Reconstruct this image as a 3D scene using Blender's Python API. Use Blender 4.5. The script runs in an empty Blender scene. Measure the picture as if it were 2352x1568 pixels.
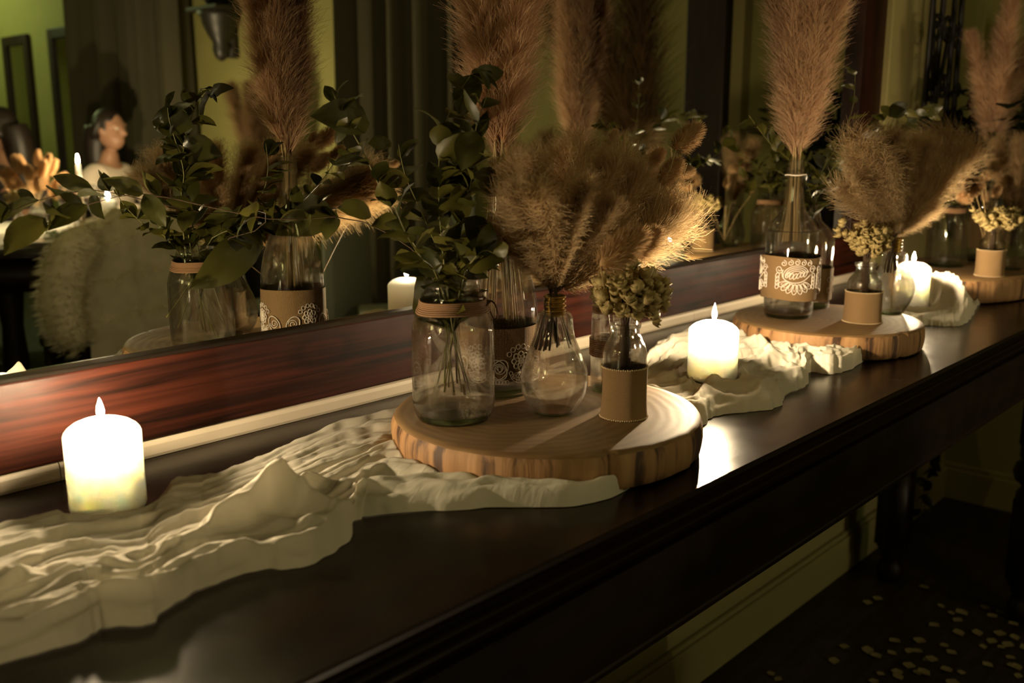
import bpy, bmesh, math, random
import numpy as np
from mathutils import Vector, Matrix, Quaternion

# ------------------------------------------------------------------ camera, world, light, exposure
SC = bpy.context.scene
COL = SC.collection
_c = bpy.data.cameras.new('camera')
cam = bpy.data.objects.new('camera', _c)
COL.objects.link(cam)
_c.sensor_width = 36.0
_c.lens = 36.0 * 2242.0 / 2352.0
_c.clip_start = 0.05
_c.dof.use_dof = True
_c.dof.focus_distance = 1.24
_c.dof.aperture_fstop = 5.2
_R = Matrix(((0.6720098280994282, 0.15070095278841844, -0.7250462149176699),
             (-0.7405422276533439, 0.13675455307752135, -0.6579478712442123),
             (0.0, 0.9790747749999641, 0.20350082289285605)))
cam.matrix_world = Matrix.Translation((0, 0, 1.183)) @ _R.to_4x4()
SC.camera = cam

w = bpy.data.worlds.new('night'); SC.world = w; w.use_nodes = True
w.node_tree.nodes['Background'].inputs[0].default_value = (0.9, 0.75, 0.35, 1)
w.node_tree.nodes['Background'].inputs[1].default_value = 0.0

def area_light(name, loc, target, size, energy, color):
    l = bpy.data.lights.new(name, 'AREA'); l.shape = 'DISK'; l.size = size; l.energy = energy; l.color = color
    o = bpy.data.objects.new(name, l); COL.objects.link(o); o.location = loc
    o.rotation_euler = (Vector(target) - Vector(loc)).to_track_quat('-Z', 'Y').to_euler()
    return o
# dim lamps: unseen overhead and left ones, an added fill, one greenish up by the far framed mirrors
area_light('left_raking_lamp', (-1.9, 0.35, 1.75), (0.5, 0.7, 0.83), 0.3, 1.7, (1.0, 0.82, 0.34))  # unseen lamp left of the console, set low to rake the gauze
area_light('side_lamp', (-0.75, 0.60, 1.14), (0.5, 0.6, 0.83), 0.08, 0.42, (1.0, 0.76, 0.38))   # another light burning past the left end of the frame
area_light('room_lamp', (0.6, -3.4, 2.9), (2.6, -2.6, 0.8), 0.8, 1.6, (1.0, 0.84, 0.30))
area_light('added_fill_lamp', (1.5, -1.0, 2.9), (2.0, -0.6, 0.0), 0.5, 1.9, (1.0, 0.82, 0.34))  # added fill with no known source; lifts gauze, floor and coat
area_light('far_lamp', (2.3, -6.6, 2.8), (3.3, -5.6, 1.6), 0.4, 9.5, (0.86, 1.0, 0.42))

SC.view_settings.view_transform = 'Standard'
SC.view_settings.look = 'None'
SC.view_settings.exposure = 1.25
SC.view_settings.gamma = 1.0
SC.view_settings.use_curve_mapping = False
SC.cycles.use_denoising = True
SC.cycles.max_bounces = 10
SC.cycles.diffuse_bounces = 3
SC.cycles.glossy_bounces = 5
SC.cycles.transmission_bounces = 8
SC.cycles.transparent_max_bounces = 24
SC.cycles.caustics_reflective = False
SC.cycles.caustics_refractive = False
SC.cycles.sample_clamp_indirect = 4.0

ZT = 0.833            # table top
FLAME = 2900.0         # candle flame radiance
# ------------------------------------------------------------------ helpers
rng = np.random.default_rng(7)
random.seed(7)

def mat(name):
    m = bpy.data.materials.new(name); m.use_nodes = True
    nt = m.node_tree; nt.nodes.clear()
    out = nt.nodes.new('ShaderNodeOutputMaterial')
    return m, nt, out

def N(nt, t, **kw):
    n = nt.nodes.new(t)
    for k, v in kw.items():
        if k in n.inputs: n.inputs[k].default_value = v
        else: setattr(n, k, v)
    return n

def principled(name, color=(.5, .5, .5), rough=.5, **kw):
    m, nt, out = mat(name)
    b = N(nt, 'ShaderNodeBsdfPrincipled')
    b.inputs['Base Color'].default_value = (*color, 1); b.inputs['Roughness'].default_value = rough
    for k, v in kw.items(): b.inputs[k].default_value = v
    nt.links.new(b.outputs[0], out.inputs[0])
    return m, nt, b

def noise_color(nt, b, scale, stretch, stops, detail=6, coord='Object', bump=0.0, bdist=0.002, distort=0.0, sock='Base Color'):
    tc = N(nt, 'ShaderNodeTexCoord'); mp = N(nt, 'ShaderNodeMapping'); mp.inputs['Scale'].default_value = stretch
    no = N(nt, 'ShaderNodeTexNoise'); no.inputs['Scale'].default_value = scale; no.inputs['Detail'].default_value = detail
    no.inputs['Distortion'].default_value = distort
    nt.links.new(tc.outputs[coord], mp.inputs[0]); nt.links.new(mp.outputs[0], no.inputs['Vector'])
    cr = N(nt, 'ShaderNodeValToRGB'); els = cr.color_ramp.elements
    while len(els) < len(stops): els.new(0.5)
    for e, (p, c) in zip(els, stops): e.position = p; e.color = (*c, 1)
    nt.links.new(no.outputs['Fac'], cr.inputs[0]); nt.links.new(cr.outputs[0], b.inputs[sock])
    if bump:
        bp = N(nt, 'ShaderNodeBump'); bp.inputs['Strength'].default_value = bump; bp.inputs['Distance'].default_value = bdist
        nt.links.new(no.outputs['Fac'], bp.inputs['Height']); nt.links.new(bp.outputs[0], b.inputs['Normal'])
    return no, cr, mp

def mesh(name, v, f, m=None, smooth=True, uv=None):
    me = bpy.data.meshes.new(name)
    me.from_pydata([tuple(map(float, p)) for p in v], [], [tuple(int(i) for i in q) for q in f])
    if uv is not None:
        ul = me.uv_layers.new(name='uv')
        li = np.empty(len(me.loops), dtype=np.int32); me.loops.foreach_get('vertex_index', li)
        ul.data.foreach_set('uv', np.asarray(uv, dtype=np.float32)[li].ravel())
    me.polygons.foreach_set('use_smooth', [smooth] * len(me.polygons))
    if m is not None:
        for q in (m if isinstance(m, (list, tuple)) else [m]): me.materials.append(q)
    me.update()
    return me

def link(name, me, parent=None, loc=None, mw=None):
    o = bpy.data.objects.new(name, me); COL.objects.link(o)
    if parent is not None: o.parent = parent
    if mw is not None: o.matrix_local = mw
    elif loc is not None: o.location = loc
    return o

def tag(o, label=None, cat=None, group=None, kind=None):
    if label: o['label'] = label
    if cat: o['category'] = cat
    if group: o['group'] = group
    if kind: o['kind'] = kind
    return o

def thing(name, label, cat, loc=(0, 0, 0), rz=0.0, group=None):
    o = bpy.data.objects.new(name, None); COL.objects.link(o); o.empty_display_size = 0.05
    o.location = loc; o.rotation_euler = (0, 0, rz)
    return tag(o, label, cat, group)

def dup(root, loc, rz=None, label=None, group=None):
    r = root.copy(); COL.objects.link(r); r.location = loc
    if rz is not None: r.rotation_euler = (0, 0, rz)
    if label: r['label'] = label
    if group: r['group'] = group
    for ch in list(root.children):
        c = ch.copy(); COL.objects.link(c); c.parent = r
        for g in ch.children:
            d = g.copy(); COL.objects.link(d); d.parent = c
    return r

class G:
    """collects shapes into one mesh"""
    def __init__(s): s.v = []; s.f = []; s.uv = []
    def add(s, v, f, uv=None):
        n = len(s.v); s.v += [tuple(p) for p in v]; s.f += [tuple(i + n for i in q) for q in f]
        s.uv += list(uv) if uv is not None else [(0, 0)] * len(v)
        return s
    def box(s, a, b):
        x0, y0, z0 = a; x1, y1, z1 = b
        v = [(x0, y0, z0), (x1, y0, z0), (x1, y1, z0), (x0, y1, z0), (x0, y0, z1), (x1, y0, z1), (x1, y1, z1), (x0, y1, z1)]
        return s.add(v, [(0, 3, 2, 1), (4, 5, 6, 7), (0, 1, 5, 4), (1, 2, 6, 5), (2, 3, 7, 6), (3, 0, 4, 7)])
    def lathe(s, prof, seg=32, c=(0, 0, 0), caps=True):
        v = []; uv = []; n = len(prof); L = 0
        for k, (r, z) in enumerate(prof):
            if k: L += math.hypot(r - prof[k - 1][0], z - prof[k - 1][1])
            for j in range(seg + 1):
                a = 2 * math.pi * j / seg
                v.append((c[0] + r * math.cos(a), c[1] + r * math.sin(a), c[2] + z)); uv.append((j / seg, L))
        S = seg + 1
        f = [(k * S + j, k * S + j + 1, (k + 1) * S + j + 1, (k + 1) * S + j) for k in range(n - 1) for j in range(seg)]
        if caps:
            if prof[0][0] > 1e-5: f.append(tuple(range(seg - 1, -1, -1)))
            if prof[-1][0] > 1e-5: f.append(tuple((n - 1) * S + j for j in range(seg)))
        return s.add(v, f, uv)
    def tube(s, pts, rad, seg=6):
        pts = [Vector(p) for p in pts]; n = len(pts)
        if not hasattr(rad, '__len__'): rad = [rad] * n
        v = []; t0 = (pts[1] - pts[0]).normalized()
        side = t0.orthogonal().normalized()
        for i, p in enumerate(pts):
            t = (pts[min(i + 1, n - 1)] - pts[max(i - 1, 0)])
            t = t.normalized() if t.length > 1e-9 else t0
            side = (side - t * side.dot(t)); side = side.normalized() if side.length > 1e-6 else t.orthogonal().normalized()
            up = t.cross(side)
            for j in range(seg):
                a = 2 * math.pi * j / seg
                v.append(p + (side * math.cos(a) + up * math.sin(a)) * rad[i])
        f = [(i * seg + j, i * seg + (j + 1) % seg, (i + 1) * seg + (j + 1) % seg, (i + 1) * seg + j) for i in range(n - 1) for j in range(seg)]
        f.append(tuple(range(seg - 1, -1, -1))); f.append(tuple((n - 1) * seg + j for j in range(seg)))
        return s.add(v, f)
    def prism(s, poly, x0, x1):
        """polygon in (y, z) extruded along x"""
        n = len(poly)
        v = [(x0, y, z) for y, z in poly] + [(x1, y, z) for y, z in poly]
        f = [(i, (i + 1) % n, n + (i + 1) % n, n + i) for i in range(n)] + [tuple(range(n - 1, -1, -1)), tuple(range(n, 2 * n))]
        return s.add(v, f)
    def ball(s, c, r, seg=8, ring=5):
        rr = r if hasattr(r, '__len__') else (r, r, r)
        prof = [(math.sin(math.pi * k / ring), -math.cos(math.pi * k / ring)) for k in range(ring + 1)]
        v = []; f = []
        for k, (a, z) in enumerate(prof):
            for j in range(seg):
                t = 2 * math.pi * j / seg
                v.append((c[0] + rr[0] * a * math.cos(t), c[1] + rr[1] * a * math.sin(t), c[2] + rr[2] * z))
        for k in range(ring):
            for j in range(seg):
                f.append((k * seg + j, k * seg + (j + 1) % seg, (k + 1) * seg + (j + 1) % seg, (k + 1) * seg + j))
        return s.add(v, f)
    def mesh(s, name, m, smooth=True): return mesh(name, s.v, s.f, m, smooth, s.uv)
    def obj(s, name, m, parent=None, smooth=True, loc=None, bevel=0.0):
        me = s.mesh(name, m, smooth)
        o = link(name, me, parent, loc)
        if bevel:
            b = o.modifiers.new('b', 'BEVEL'); b.width = bevel; b.segments = 2; b.limit_method = 'ANGLE'; b.harden_normals = False
        return o

def spline(pts, n):
    """Catmull-Rom through pts, n samples"""
    P = np.array(pts, float)
    P = np.vstack([2 * P[0] - P[1], P, 2 * P[-1] - P[-2]])
    m = len(P) - 3; out = []
    for t in np.linspace(0, m - 1e-9, n):
        i = int(t); u = t - i
        a, b, c, d = P[i], P[i + 1], P[i + 2], P[i + 3]
        out.append(.5 * (2 * b + (c - a) * u + (2 * a - 5 * b + 4 * c - d) * u * u + (3 * b - a - 3 * c + d) * u ** 3))
    return np.array(out)

def sn(x, seed, oct=4):
    r = np.random.default_rng(seed); y = 0 * np.asarray(x, float)
    for k in range(oct):
        f = 2 ** k
        y = y + np.sin(x * f * (1 + .3 * r.random()) + r.random() * 6.28) / f * .6
    return y

_rt = np.random.default_rng(11)
_lat = _rt.random((64, 64))
def vnoise(x, y):
    x = np.asarray(x, float); y = np.asarray(y, float)
    xi = np.floor(x).astype(int); yi = np.floor(y).astype(int); fx = x - xi; fy = y - yi
    fx = fx * fx * (3 - 2 * fx); fy = fy * fy * (3 - 2 * fy)
    g = lambda a, b: _lat[a % 64, b % 64]
    return (g(xi, yi) * (1 - fx) + g(xi + 1, yi) * fx) * (1 - fy) + (g(xi, yi + 1) * (1 - fx) + g(xi + 1, yi + 1) * fx) * fy

# ------------------------------------------------------------------ materials
def wood_dark(name, c0, c1, rough, stretch=(1, 12, 12), scale=3.0, coat=0.0, bump=.12, spec=.35):
    m, nt, b = principled(name, c1, rough); b.inputs['Specular IOR Level'].default_value = spec
    no, cr, mp = noise_color(nt, b, scale, stretch, [(0.30, c0), (0.70, c1)], detail=9, bump=bump, bdist=.001, distort=.6)
    b.inputs['Coat Weight'].default_value = coat; b.inputs['Coat Roughness'].default_value = 0.15
    # worn varnish: the roughness wanders a little
    n2 = N(nt, 'ShaderNodeTexNoise'); n2.inputs['Scale'].default_value = 22; n2.inputs['Detail'].default_value = 8
    tc = N(nt, 'ShaderNodeTexCoord'); nt.links.new(tc.outputs['Object'], n2.inputs['Vector'])
    mr = N(nt, 'ShaderNodeMapRange'); mr.inputs['To Min'].default_value = rough * .75; mr.inputs['To Max'].default_value = rough * 1.35
    nt.links.new(n2.outputs['Fac'], mr.inputs[0]); nt.links.new(mr.outputs[0], b.inputs['Roughness'])
    return m
def add_knots(m):
    nt = m.node_tree; b = [n for n in nt.nodes if n.type == 'BSDF_PRINCIPLED'][0]
    src = b.inputs['Base Color'].links[0].from_socket
    tc = N(nt, 'ShaderNodeTexCoord'); mp = N(nt, 'ShaderNodeMapping'); mp.inputs['Scale'].default_value = (4.2, 1, 9); mp.inputs['Location'].default_value = (.37, 0, .2)
    vo = N(nt, 'ShaderNodeTexVoronoi'); vo.inputs['Scale'].default_value = 1.0; vo.inputs['Randomness'].default_value = .9
    nt.links.new(tc.outputs['Object'], mp.inputs[0]); nt.links.new(mp.outputs[0], vo.inputs['Vector'])
    cr = N(nt, 'ShaderNodeValToRGB'); e = cr.color_ramp.elements; e[0].position = .05; e[0].color = (.25, .2, .2, 1); e[1].position = .30; e[1].color = (1, 1, 1, 1)
    x = e.new(.15); x.color = (1.0, .8, .7, 1); x = e.new(.2); x.color = (.55, .5, .5, 1)
    nt.links.new(vo.outputs['Distance'], cr.inputs[0])
    mx = N(nt, 'ShaderNodeMixRGB', blend_type='MULTIPLY'); mx.inputs[0].default_value = 1
    nt.links.new(src, mx.inputs[1]); nt.links.new(cr.outputs[0], mx.inputs[2]); nt.links.new(mx.outputs[0], b.inputs['Base Color'])
def add_scratches(m):
    nt = m.node_tree; b = [n for n in nt.nodes if n.type == 'BSDF_PRINCIPLED'][0]
    src = b.inputs['Normal'].links[0].from_socket
    tc = N(nt, 'ShaderNodeTexCoord'); no = N(nt, 'ShaderNodeTexNoise'); no.inputs['Scale'].default_value = 55; no.inputs['Detail'].default_value = 10; no.inputs['Roughness'].default_value = .75
    nt.links.new(tc.outputs['Object'], no.inputs['Vector'])
    bp = N(nt, 'ShaderNodeBump'); bp.inputs['Strength'].default_value = .10; bp.inputs['Distance'].default_value = .001
    nt.links.new(no.outputs['Fac'], bp.inputs['Height']); nt.links.new(src, bp.inputs['Normal']); nt.links.new(bp.outputs[0], b.inputs['Normal'])
M_TABLE = wood_dark('dark_varnished_wood', (.004, .0016, .0008), (.012, .0048, .0022), .23, spec=.28)
M_APRON = wood_dark('dark_table_frame', (.006, .003, .0015), (.016, .007, .003), .45)
M_FRAME = wood_dark('red_brown_stained_pine', (.003, .001, .0006), (.046, .0105, .0048), .48, spec=.12, stretch=(1.2, 34, 34), scale=3.0)
add_knots(M_FRAME); add_scratches(M_TABLE)
M_FRAMEV = wood_dark('red_brown_stained_pine_upright', (.006, .0015, .0008), (.03, .007, .003), .4, spec=.28, stretch=(9, 9, 1.3), scale=2.6)
M_DARKWOOD = wood_dark('old_dark_wood', (.008, .004, .002), (.02, .009, .004), .5, stretch=(9, 9, 1.5))

def plaster(name, c, rough=.85, bump=.15):
    m, nt, b = principled(name, c, rough)
    noise_color(nt, b, 3.5, (1, 1, 1), [(.35, tuple(x * .90 for x in c)), (.7, c)], bump=bump, bdist=.002, detail=8)
    return m
M_WALL = plaster('pale_green_plaster', (.26, .245, .075))
M_WHITE = plaster('white_painted_trim', (.52, .45, .34), .5, .05)
M_PALE = plaster('cream_painted_wall', (.30, .255, .10))
M_CEIL = plaster('ceiling_paint', (.5, .48, .36))
M_FLOOR = wood_dark('dark_floor', (.012, .008, .005), (.03, .02, .012), .5, stretch=(2, 14, 1))

m_, nt, out = mat('mirror_silver')
g_ = N(nt, 'ShaderNodeBsdfGlossy'); g_.inputs['Color'].default_value = (.80, .82, .74, 1); g_.inputs['Roughness'].default_value = 0.0
nt.links.new(g_.outputs[0], out.inputs[0]); M_MIRROR = m_

def glass_mat(name, tint=(.985, .985, .972), rough=.018, refr=.32):
    m, nt, out = mat(name)
    fr = N(nt, 'ShaderNodeFresnel'); fr.inputs['IOR'].default_value = 1.5
    ge = N(nt, 'ShaderNodeNewGeometry'); io = N(nt, 'ShaderNodeMapRange'); io.inputs['To Min'].default_value = 1.5; io.inputs['To Max'].default_value = 1 / 1.5
    nt.links.new(ge.outputs['Backfacing'], io.inputs[0]); nt.links.new(io.outputs[0], fr.inputs['IOR'])   # a thin pane reflects alike from both sides
    tr = N(nt, 'ShaderNodeBsdfTransparent'); tr.inputs['Color'].default_value = (*tint, 1)
    gl = N(nt, 'ShaderNodeBsdfGlossy'); gl.inputs['Roughness'].default_value = rough
    gs = N(nt, 'ShaderNodeBsdfGlass'); gs.inputs['Roughness'].default_value = 0.0; gs.inputs['IOR'].default_value = 1.45
    gs.inputs['Color'].default_value = (*tint, 1)
    # slow ripples of hand-blown glass
    no = N(nt, 'ShaderNodeTexNoise'); no.inputs['Scale'].default_value = 28; no.inputs['Detail'].default_value = 1
    tc = N(nt, 'ShaderNodeTexCoord'); nt.links.new(tc.outputs['Object'], no.inputs['Vector'])
    bp = N(nt, 'ShaderNodeBump'); bp.inputs['Strength'].default_value = .06; bp.inputs['Distance'].default_value = .003
    nt.links.new(no.outputs['Fac'], bp.inputs['Height'])
    for s in (gl, gs): nt.links.new(bp.outputs[0], s.inputs['Normal'])
    a = N(nt, 'ShaderNodeMixShader'); b = N(nt, 'ShaderNodeMixShader'); b.inputs[0].default_value = refr
    nt.links.new(fr.outputs[0], a.inputs[0]); nt.links.new(tr.outputs[0], a.inputs[1]); nt.links.new(gl.outputs[0], a.inputs[2])
    nt.links.new(a.outputs[0], b.inputs[1]); nt.links.new(gs.outputs[0], b.inputs[2])
    nt.links.new(b.outputs[0], out.inputs[0])
    return m
M_GLASS = glass_mat('clear_bottle_glass')
M_GLASSG = glass_mat('thick_green_tinted_glass_base', (.62, .74, .50), .03, .5)

def fibre(name, c0, c1, trans=.45, scale=60):
    m, nt, out = mat(name)
    d = N(nt, 'ShaderNodeBsdfDiffuse'); t = N(nt, 'ShaderNodeBsdfTranslucent'); mx = N(nt, 'ShaderNodeMixShader'); mx.inputs[0].default_value = trans
    no = N(nt, 'ShaderNodeTexNoise'); no.inputs['Scale'].default_value = scale; no.inputs['Detail'].default_value = 3
    tc = N(nt, 'ShaderNodeTexCoord'); nt.links.new(tc.outputs['Object'], no.inputs['Vector'])
    cr = N(nt, 'ShaderNodeValToRGB'); cr.color_ramp.elements[0].position = .3; cr.color_ramp.elements[1].position = .7
    cr.color_ramp.elements[0].color = (*c0, 1); cr.color_ramp.elements[1].color = (*c1, 1)
    nt.links.new(no.outputs['Fac'], cr.inputs[0])
    oi = N(nt, 'ShaderNodeObjectInfo'); vr = N(nt, 'ShaderNodeMapRange'); vr.inputs['To Min'].default_value = .72; vr.inputs['To Max'].default_value = 1.12
    hv = N(nt, 'ShaderNodeHueSaturation'); nt.links.new(oi.outputs['Random'], vr.inputs[0]); nt.links.new(vr.outputs[0], hv.inputs['Value']); nt.links.new(cr.outputs[0], hv.inputs['Color'])
    for s in (d, t): nt.links.new(hv.outputs[0], s.inputs['Color'])
    nt.links.new(d.outputs[0], mx.inputs[1]); nt.links.new(t.outputs[0], mx.inputs[2]); nt.links.new(mx.outputs[0], out.inputs[0])
    return m
M_PAMPAS = fibre('dusty_pink_pampas', (.50, .31, .18), (.80, .57, .37), .45, 30)
M_FEATHER = fibre('straw_grass_fibre', (.46, .32, .165), (.76, .58, .35), .64, 40)
M_DARKPAMPAS = fibre('shaded_brown_grass', (.10, .06, .028), (.26, .16, .08), .3, 30)  # brown, with the shade on the plumes by the post put into the colour
M_BUNNY = fibre('bunny_tail_fluff', (.46, .29, .14), (.72, .50, .28), .45, 60)
M_STEM = principled('straw_stem', (.36, .25, .11), .6)[0]
M_GSTEM = principled('green_twig', (.14, .13, .035), .5)[0]
M_DSTEM = principled('dark_dried_stem', (.07, .04, .02), .7)[0]

def leaf_mat(name, c0, c1):
    m, nt, out = mat(name)
    b = N(nt, 'ShaderNodeBsdfPrincipled'); b.inputs['Roughness'].default_value = .42
    b.inputs['Specular IOR Level'].default_value = .35
    t = N(nt, 'ShaderNodeBsdfTranslucent'); mx = N(nt, 'ShaderNodeMixShader'); mx.inputs[0].default_value = .3
    oi = N(nt, 'ShaderNodeObjectInfo'); cr = N(nt, 'ShaderNodeValToRGB')
    cr.color_ramp.elements[0].color = (*c0, 1); cr.color_ramp.elements[1].color = (*c1, 1)
    nt.links.new(oi.outputs['Random'], cr.inputs[0])
    nt.links.new(cr.outputs[0], b.inputs['Base Color']); nt.links.new(cr.outputs[0], t.inputs['Color'])
    nt.links.new(b.outputs[0], mx.inputs[1]); nt.links.new(t.outputs[0], mx.inputs[2]); nt.links.new(mx.outputs[0], out.inputs[0])
    return m
M_LEAF = leaf_mat('eucalyptus_leaf', (.030, .033, .005), (.105, .095, .017))
M_IVY = leaf_mat('dark_ivy_leaf', (.004, .006, .002), (.010, .014, .004))

def cloth_mat(name, c, trans=.35, weave=900, bump=.3):
    m, nt, out = mat(name)
    d = N(nt, 'ShaderNodeBsdfDiffuse'); t = N(nt, 'ShaderNodeBsdfTranslucent'); mx = N(nt, 'ShaderNodeMixShader'); mx.inputs[0].default_value = trans
    d.inputs['Color'].default_value = (*c, 1); t.inputs['Color'].default_value = (*c, 1)
    no = N(nt, 'ShaderNodeTexNoise'); no.inputs['Scale'].default_value = 70; no.inputs['Detail'].default_value = 8; no.inputs['Distortion'].default_value = .6
    tc = N(nt, 'ShaderNodeTexCoord'); mp = N(nt, 'ShaderNodeMapping'); mp.inputs['Scale'].default_value = (.8, 2.4, 1); mp.inputs['Rotation'].default_value = (0, 0, .55)
    nt.links.new(tc.outputs['Object'], mp.inputs[0]); nt.links.new(mp.outputs[0], no.inputs['Vector'])
    bp = N(nt, 'ShaderNodeBump'); bp.inputs['Strength'].default_value = bump; bp.inputs['Distance'].default_value = .003
    nt.links.new(no.outputs['Fac'], bp.inputs['Height'])
    for s in (d, t): nt.links.new(bp.outputs[0], s.inputs['Normal'])
    nt.links.new(d.outputs[0], mx.inputs[1]); nt.links.new(t.outputs[0], mx.inputs[2]); nt.links.new(mx.outputs[0], out.inputs[0])
    return m
M_GAUZE = cloth_mat('ivory_gauze', (.76, .71, .59), .32)
M_LINEN = cloth_mat('white_linen', (.72, .70, .62), .15)
M_SLIP = cloth_mat('pale_slipcover', (.34, .36, .27), .1)
M_CURTAIN = cloth_mat('heavy_olive_grey_curtain', (.085, .077, .048), .05)
M_FUR = fibre('cream_fur', (.66, .60, .40), (.82, .76, .52), .25, 20)

def burlap(name, c0, c1, n=170):
    m, nt, b = principled(name, c1, .9)
    uv = N(nt, 'ShaderNodeUVMap'); sep = N(nt, 'ShaderNodeSeparateXYZ'); nt.links.new(uv.outputs[0], sep.inputs[0])
    outs = []
    for ax, k in (('X', 2 * math.pi * n), ('Y', 2 * math.pi * 700)):
        mu = N(nt, 'ShaderNodeMath', operation='MULTIPLY'); mu.inputs[1].default_value = k
        si = N(nt, 'ShaderNodeMath', operation='SINE')
        nt.links.new(sep.outputs[ax], mu.inputs[0]); nt.links.new(mu.outputs[0], si.inputs[0]); outs.append(si)
    ad = N(nt, 'ShaderNodeMath', operation='ADD'); nt.links.new(outs[0].outputs[0], ad.inputs[0]); nt.links.new(outs[1].outputs[0], ad.inputs[1])
    mr = N(nt, 'ShaderNodeMapRange'); mr.inputs['From Min'].default_value = -1.6; mr.inputs['From Max'].default_value = 1.2
    nt.links.new(ad.outputs[0], mr.inputs[0])
    cr = N(nt, 'ShaderNodeValToRGB'); cr.color_ramp.elements[0].color = (*c0, 1); cr.color_ramp.elements[1].color = (*c1, 1)
    nt.links.new(mr.outputs[0], cr.inputs[0]); nt.links.new(cr.outputs[0], b.inputs['Base Color'])
    bp = N(nt, 'ShaderNodeBump'); bp.inputs['Strength'].default_value = .6; bp.inputs['Distance'].default_value = .0008
    nt.links.new(ad.outputs[0], bp.inputs['Height']); nt.links.new(bp.outputs[0], b.inputs['Normal'])
    return m
M_BURLAP = burlap('burlap', (.15, .085, .032), (.40, .25, .115))
M_HEM = principled('burlap_hem_thread', (.60, .45, .26), .8)[0]
M_TWINE = principled('brown_twine', (.19, .10, .045), .85)[0]
M_LACE = principled('white_lace', (.80, .70, .60), .8)[0]
M_BRASS = principled('brass_screw_cap', (.50, .34, .10), .34, Metallic=.9)[0]
M_BUD, nt, b = principled('dried_yellow_bud', (.5, .4, .16), .7)
noise_color(nt, b, 2.2, (1, 1, 1), [(.25, (.16, .10, .03)), (.75, (.52, .41, .17))], coord='Object', detail=4)
b.inputs['Subsurface Weight'].default_value = 0.0
M_PETAL = principled('pale_petal', (.20, .16, .07), .8)[0]
M_IRON = principled('black_wrought_iron', (.006, .005, .004), .55, Metallic=.3)[0]
M_SOOT = principled('charred_wick', (.01, .008, .006), .9)[0]
M_CHINA = principled('white_china', (.72, .70, .62), .2)[0]
M_WINE = principled('red_wine', (.10, .008, .008), .1)[0]
M_SILVER = principled('tarnished_metal', (.30, .24, .16), .3, Metallic=.9)[0]
M_NAPKIN = cloth_mat('sage_green_napkin', (.16, .20, .11), .1)
M_CERAM = principled('dark_glazed_pot', (.018, .015, .010), .45)[0]
M_SKIN = principled('skin', (.34, .18, .11), .5)[0]
M_HAIR = principled('dark_hair', (.012, .007, .004), .5)[0]
M_BLACKSUIT = principled('black_cloth', (.012, .010, .009), .85)[0]
M_PINK = principled('pale_pink_dress_cloth', (.66, .56, .46), .8)[0]

# candle wax: translucent
M_WAX, nt, b = principled('ivory_wax', (.95, .92, .84), .45)
b.inputs['Subsurface Weight'].default_value = 1.0
b.inputs['Subsurface Radius'].default_value = (1.0, .95, .87)
b.inputs['Subsurface Scale'].default_value = .06
m_, nt, out = mat('candle_flame')
e_ = N(nt, 'ShaderNodeEmission'); e_.inputs['Color'].default_value = (1.0, .77, .47, 1); e_.inputs['Strength'].default_value = FLAME
nt.links.new(e_.outputs[0], out.inputs[0]); M_FLAME = m_

# sawn wood: rings on the top, long fibres down the bark side
def slice_mats():
    mt, nt, b = principled('sawn_end_grain', (.4, .26, .12), .6)
    tc = N(nt, 'ShaderNodeTexCoord'); wv = N(nt, 'ShaderNodeTexWave', wave_type='RINGS', rings_direction='Z')
    wv.inputs['Scale'].default_value = 24; wv.inputs['Distortion'].default_value = 2.5; wv.inputs['Detail'].default_value = 3; wv.inputs['Detail Scale'].default_value = 1.2
    mp = N(nt, 'ShaderNodeMapping'); mp.inputs['Location'].default_value = (.03, -.02, 0)
    nt.links.new(tc.outputs['Object'], mp.inputs[0]); nt.links.new(mp.outputs[0], wv.inputs['Vector'])
    cr = N(nt, 'ShaderNodeValToRGB'); cr.color_ramp.elements[0].color = (.22, .13, .052, 1); cr.color_ramp.elements[1].color = (.27, .165, .068, 1)
    nt.links.new(wv.outputs['Fac'], cr.inputs[0])
    no = N(nt, 'ShaderNodeTexNoise'); no.inputs['Scale'].default_value = 9; no.inputs['Detail'].default_value = 6
    nt.links.new(tc.outputs['Object'], no.inputs['Vector'])
    mx = N(nt, 'ShaderNodeMixRGB', blend_type='MULTIPLY'); mx.inputs[0].default_value = .7
    c2 = N(nt, 'ShaderNodeValToRGB'); c2.color_ramp.elements[0].position = .35; c2.color_ramp.elements[0].color = (.5, .42, .34, 1); c2.color_ramp.elements[1].position = .65
    nt.links.new(no.outputs['Fac'], c2.inputs[0]); nt.links.new(cr.outputs[0], mx.inputs[1]); nt.links.new(c2.outputs[0], mx.inputs[2])
    nt.links.new(mx.outputs[0], b.inputs['Base Color'])
    bp = N(nt, 'ShaderNodeBump'); bp.inputs['Strength'].default_value = .15; bp.inputs['Distance'].default_value = .001
    nt.links.new(wv.outputs['Fac'], bp.inputs['Height']); nt.links.new(bp.outputs[0], b.inputs['Normal'])
    ms, nt, b = principled('stripped_log_side', (.4, .25, .1), .7)
    noise_color(nt, b, 9, (5, 5, .4), [(.38, (.05, .022, .009)), (.46, (.27, .14, .055)), (.75, (.42, .245, .105))], detail=10, bump=.8, bdist=.004, distort=.4)
    return mt, ms
M_GRAIN, M_LOG = slice_mats()
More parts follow.
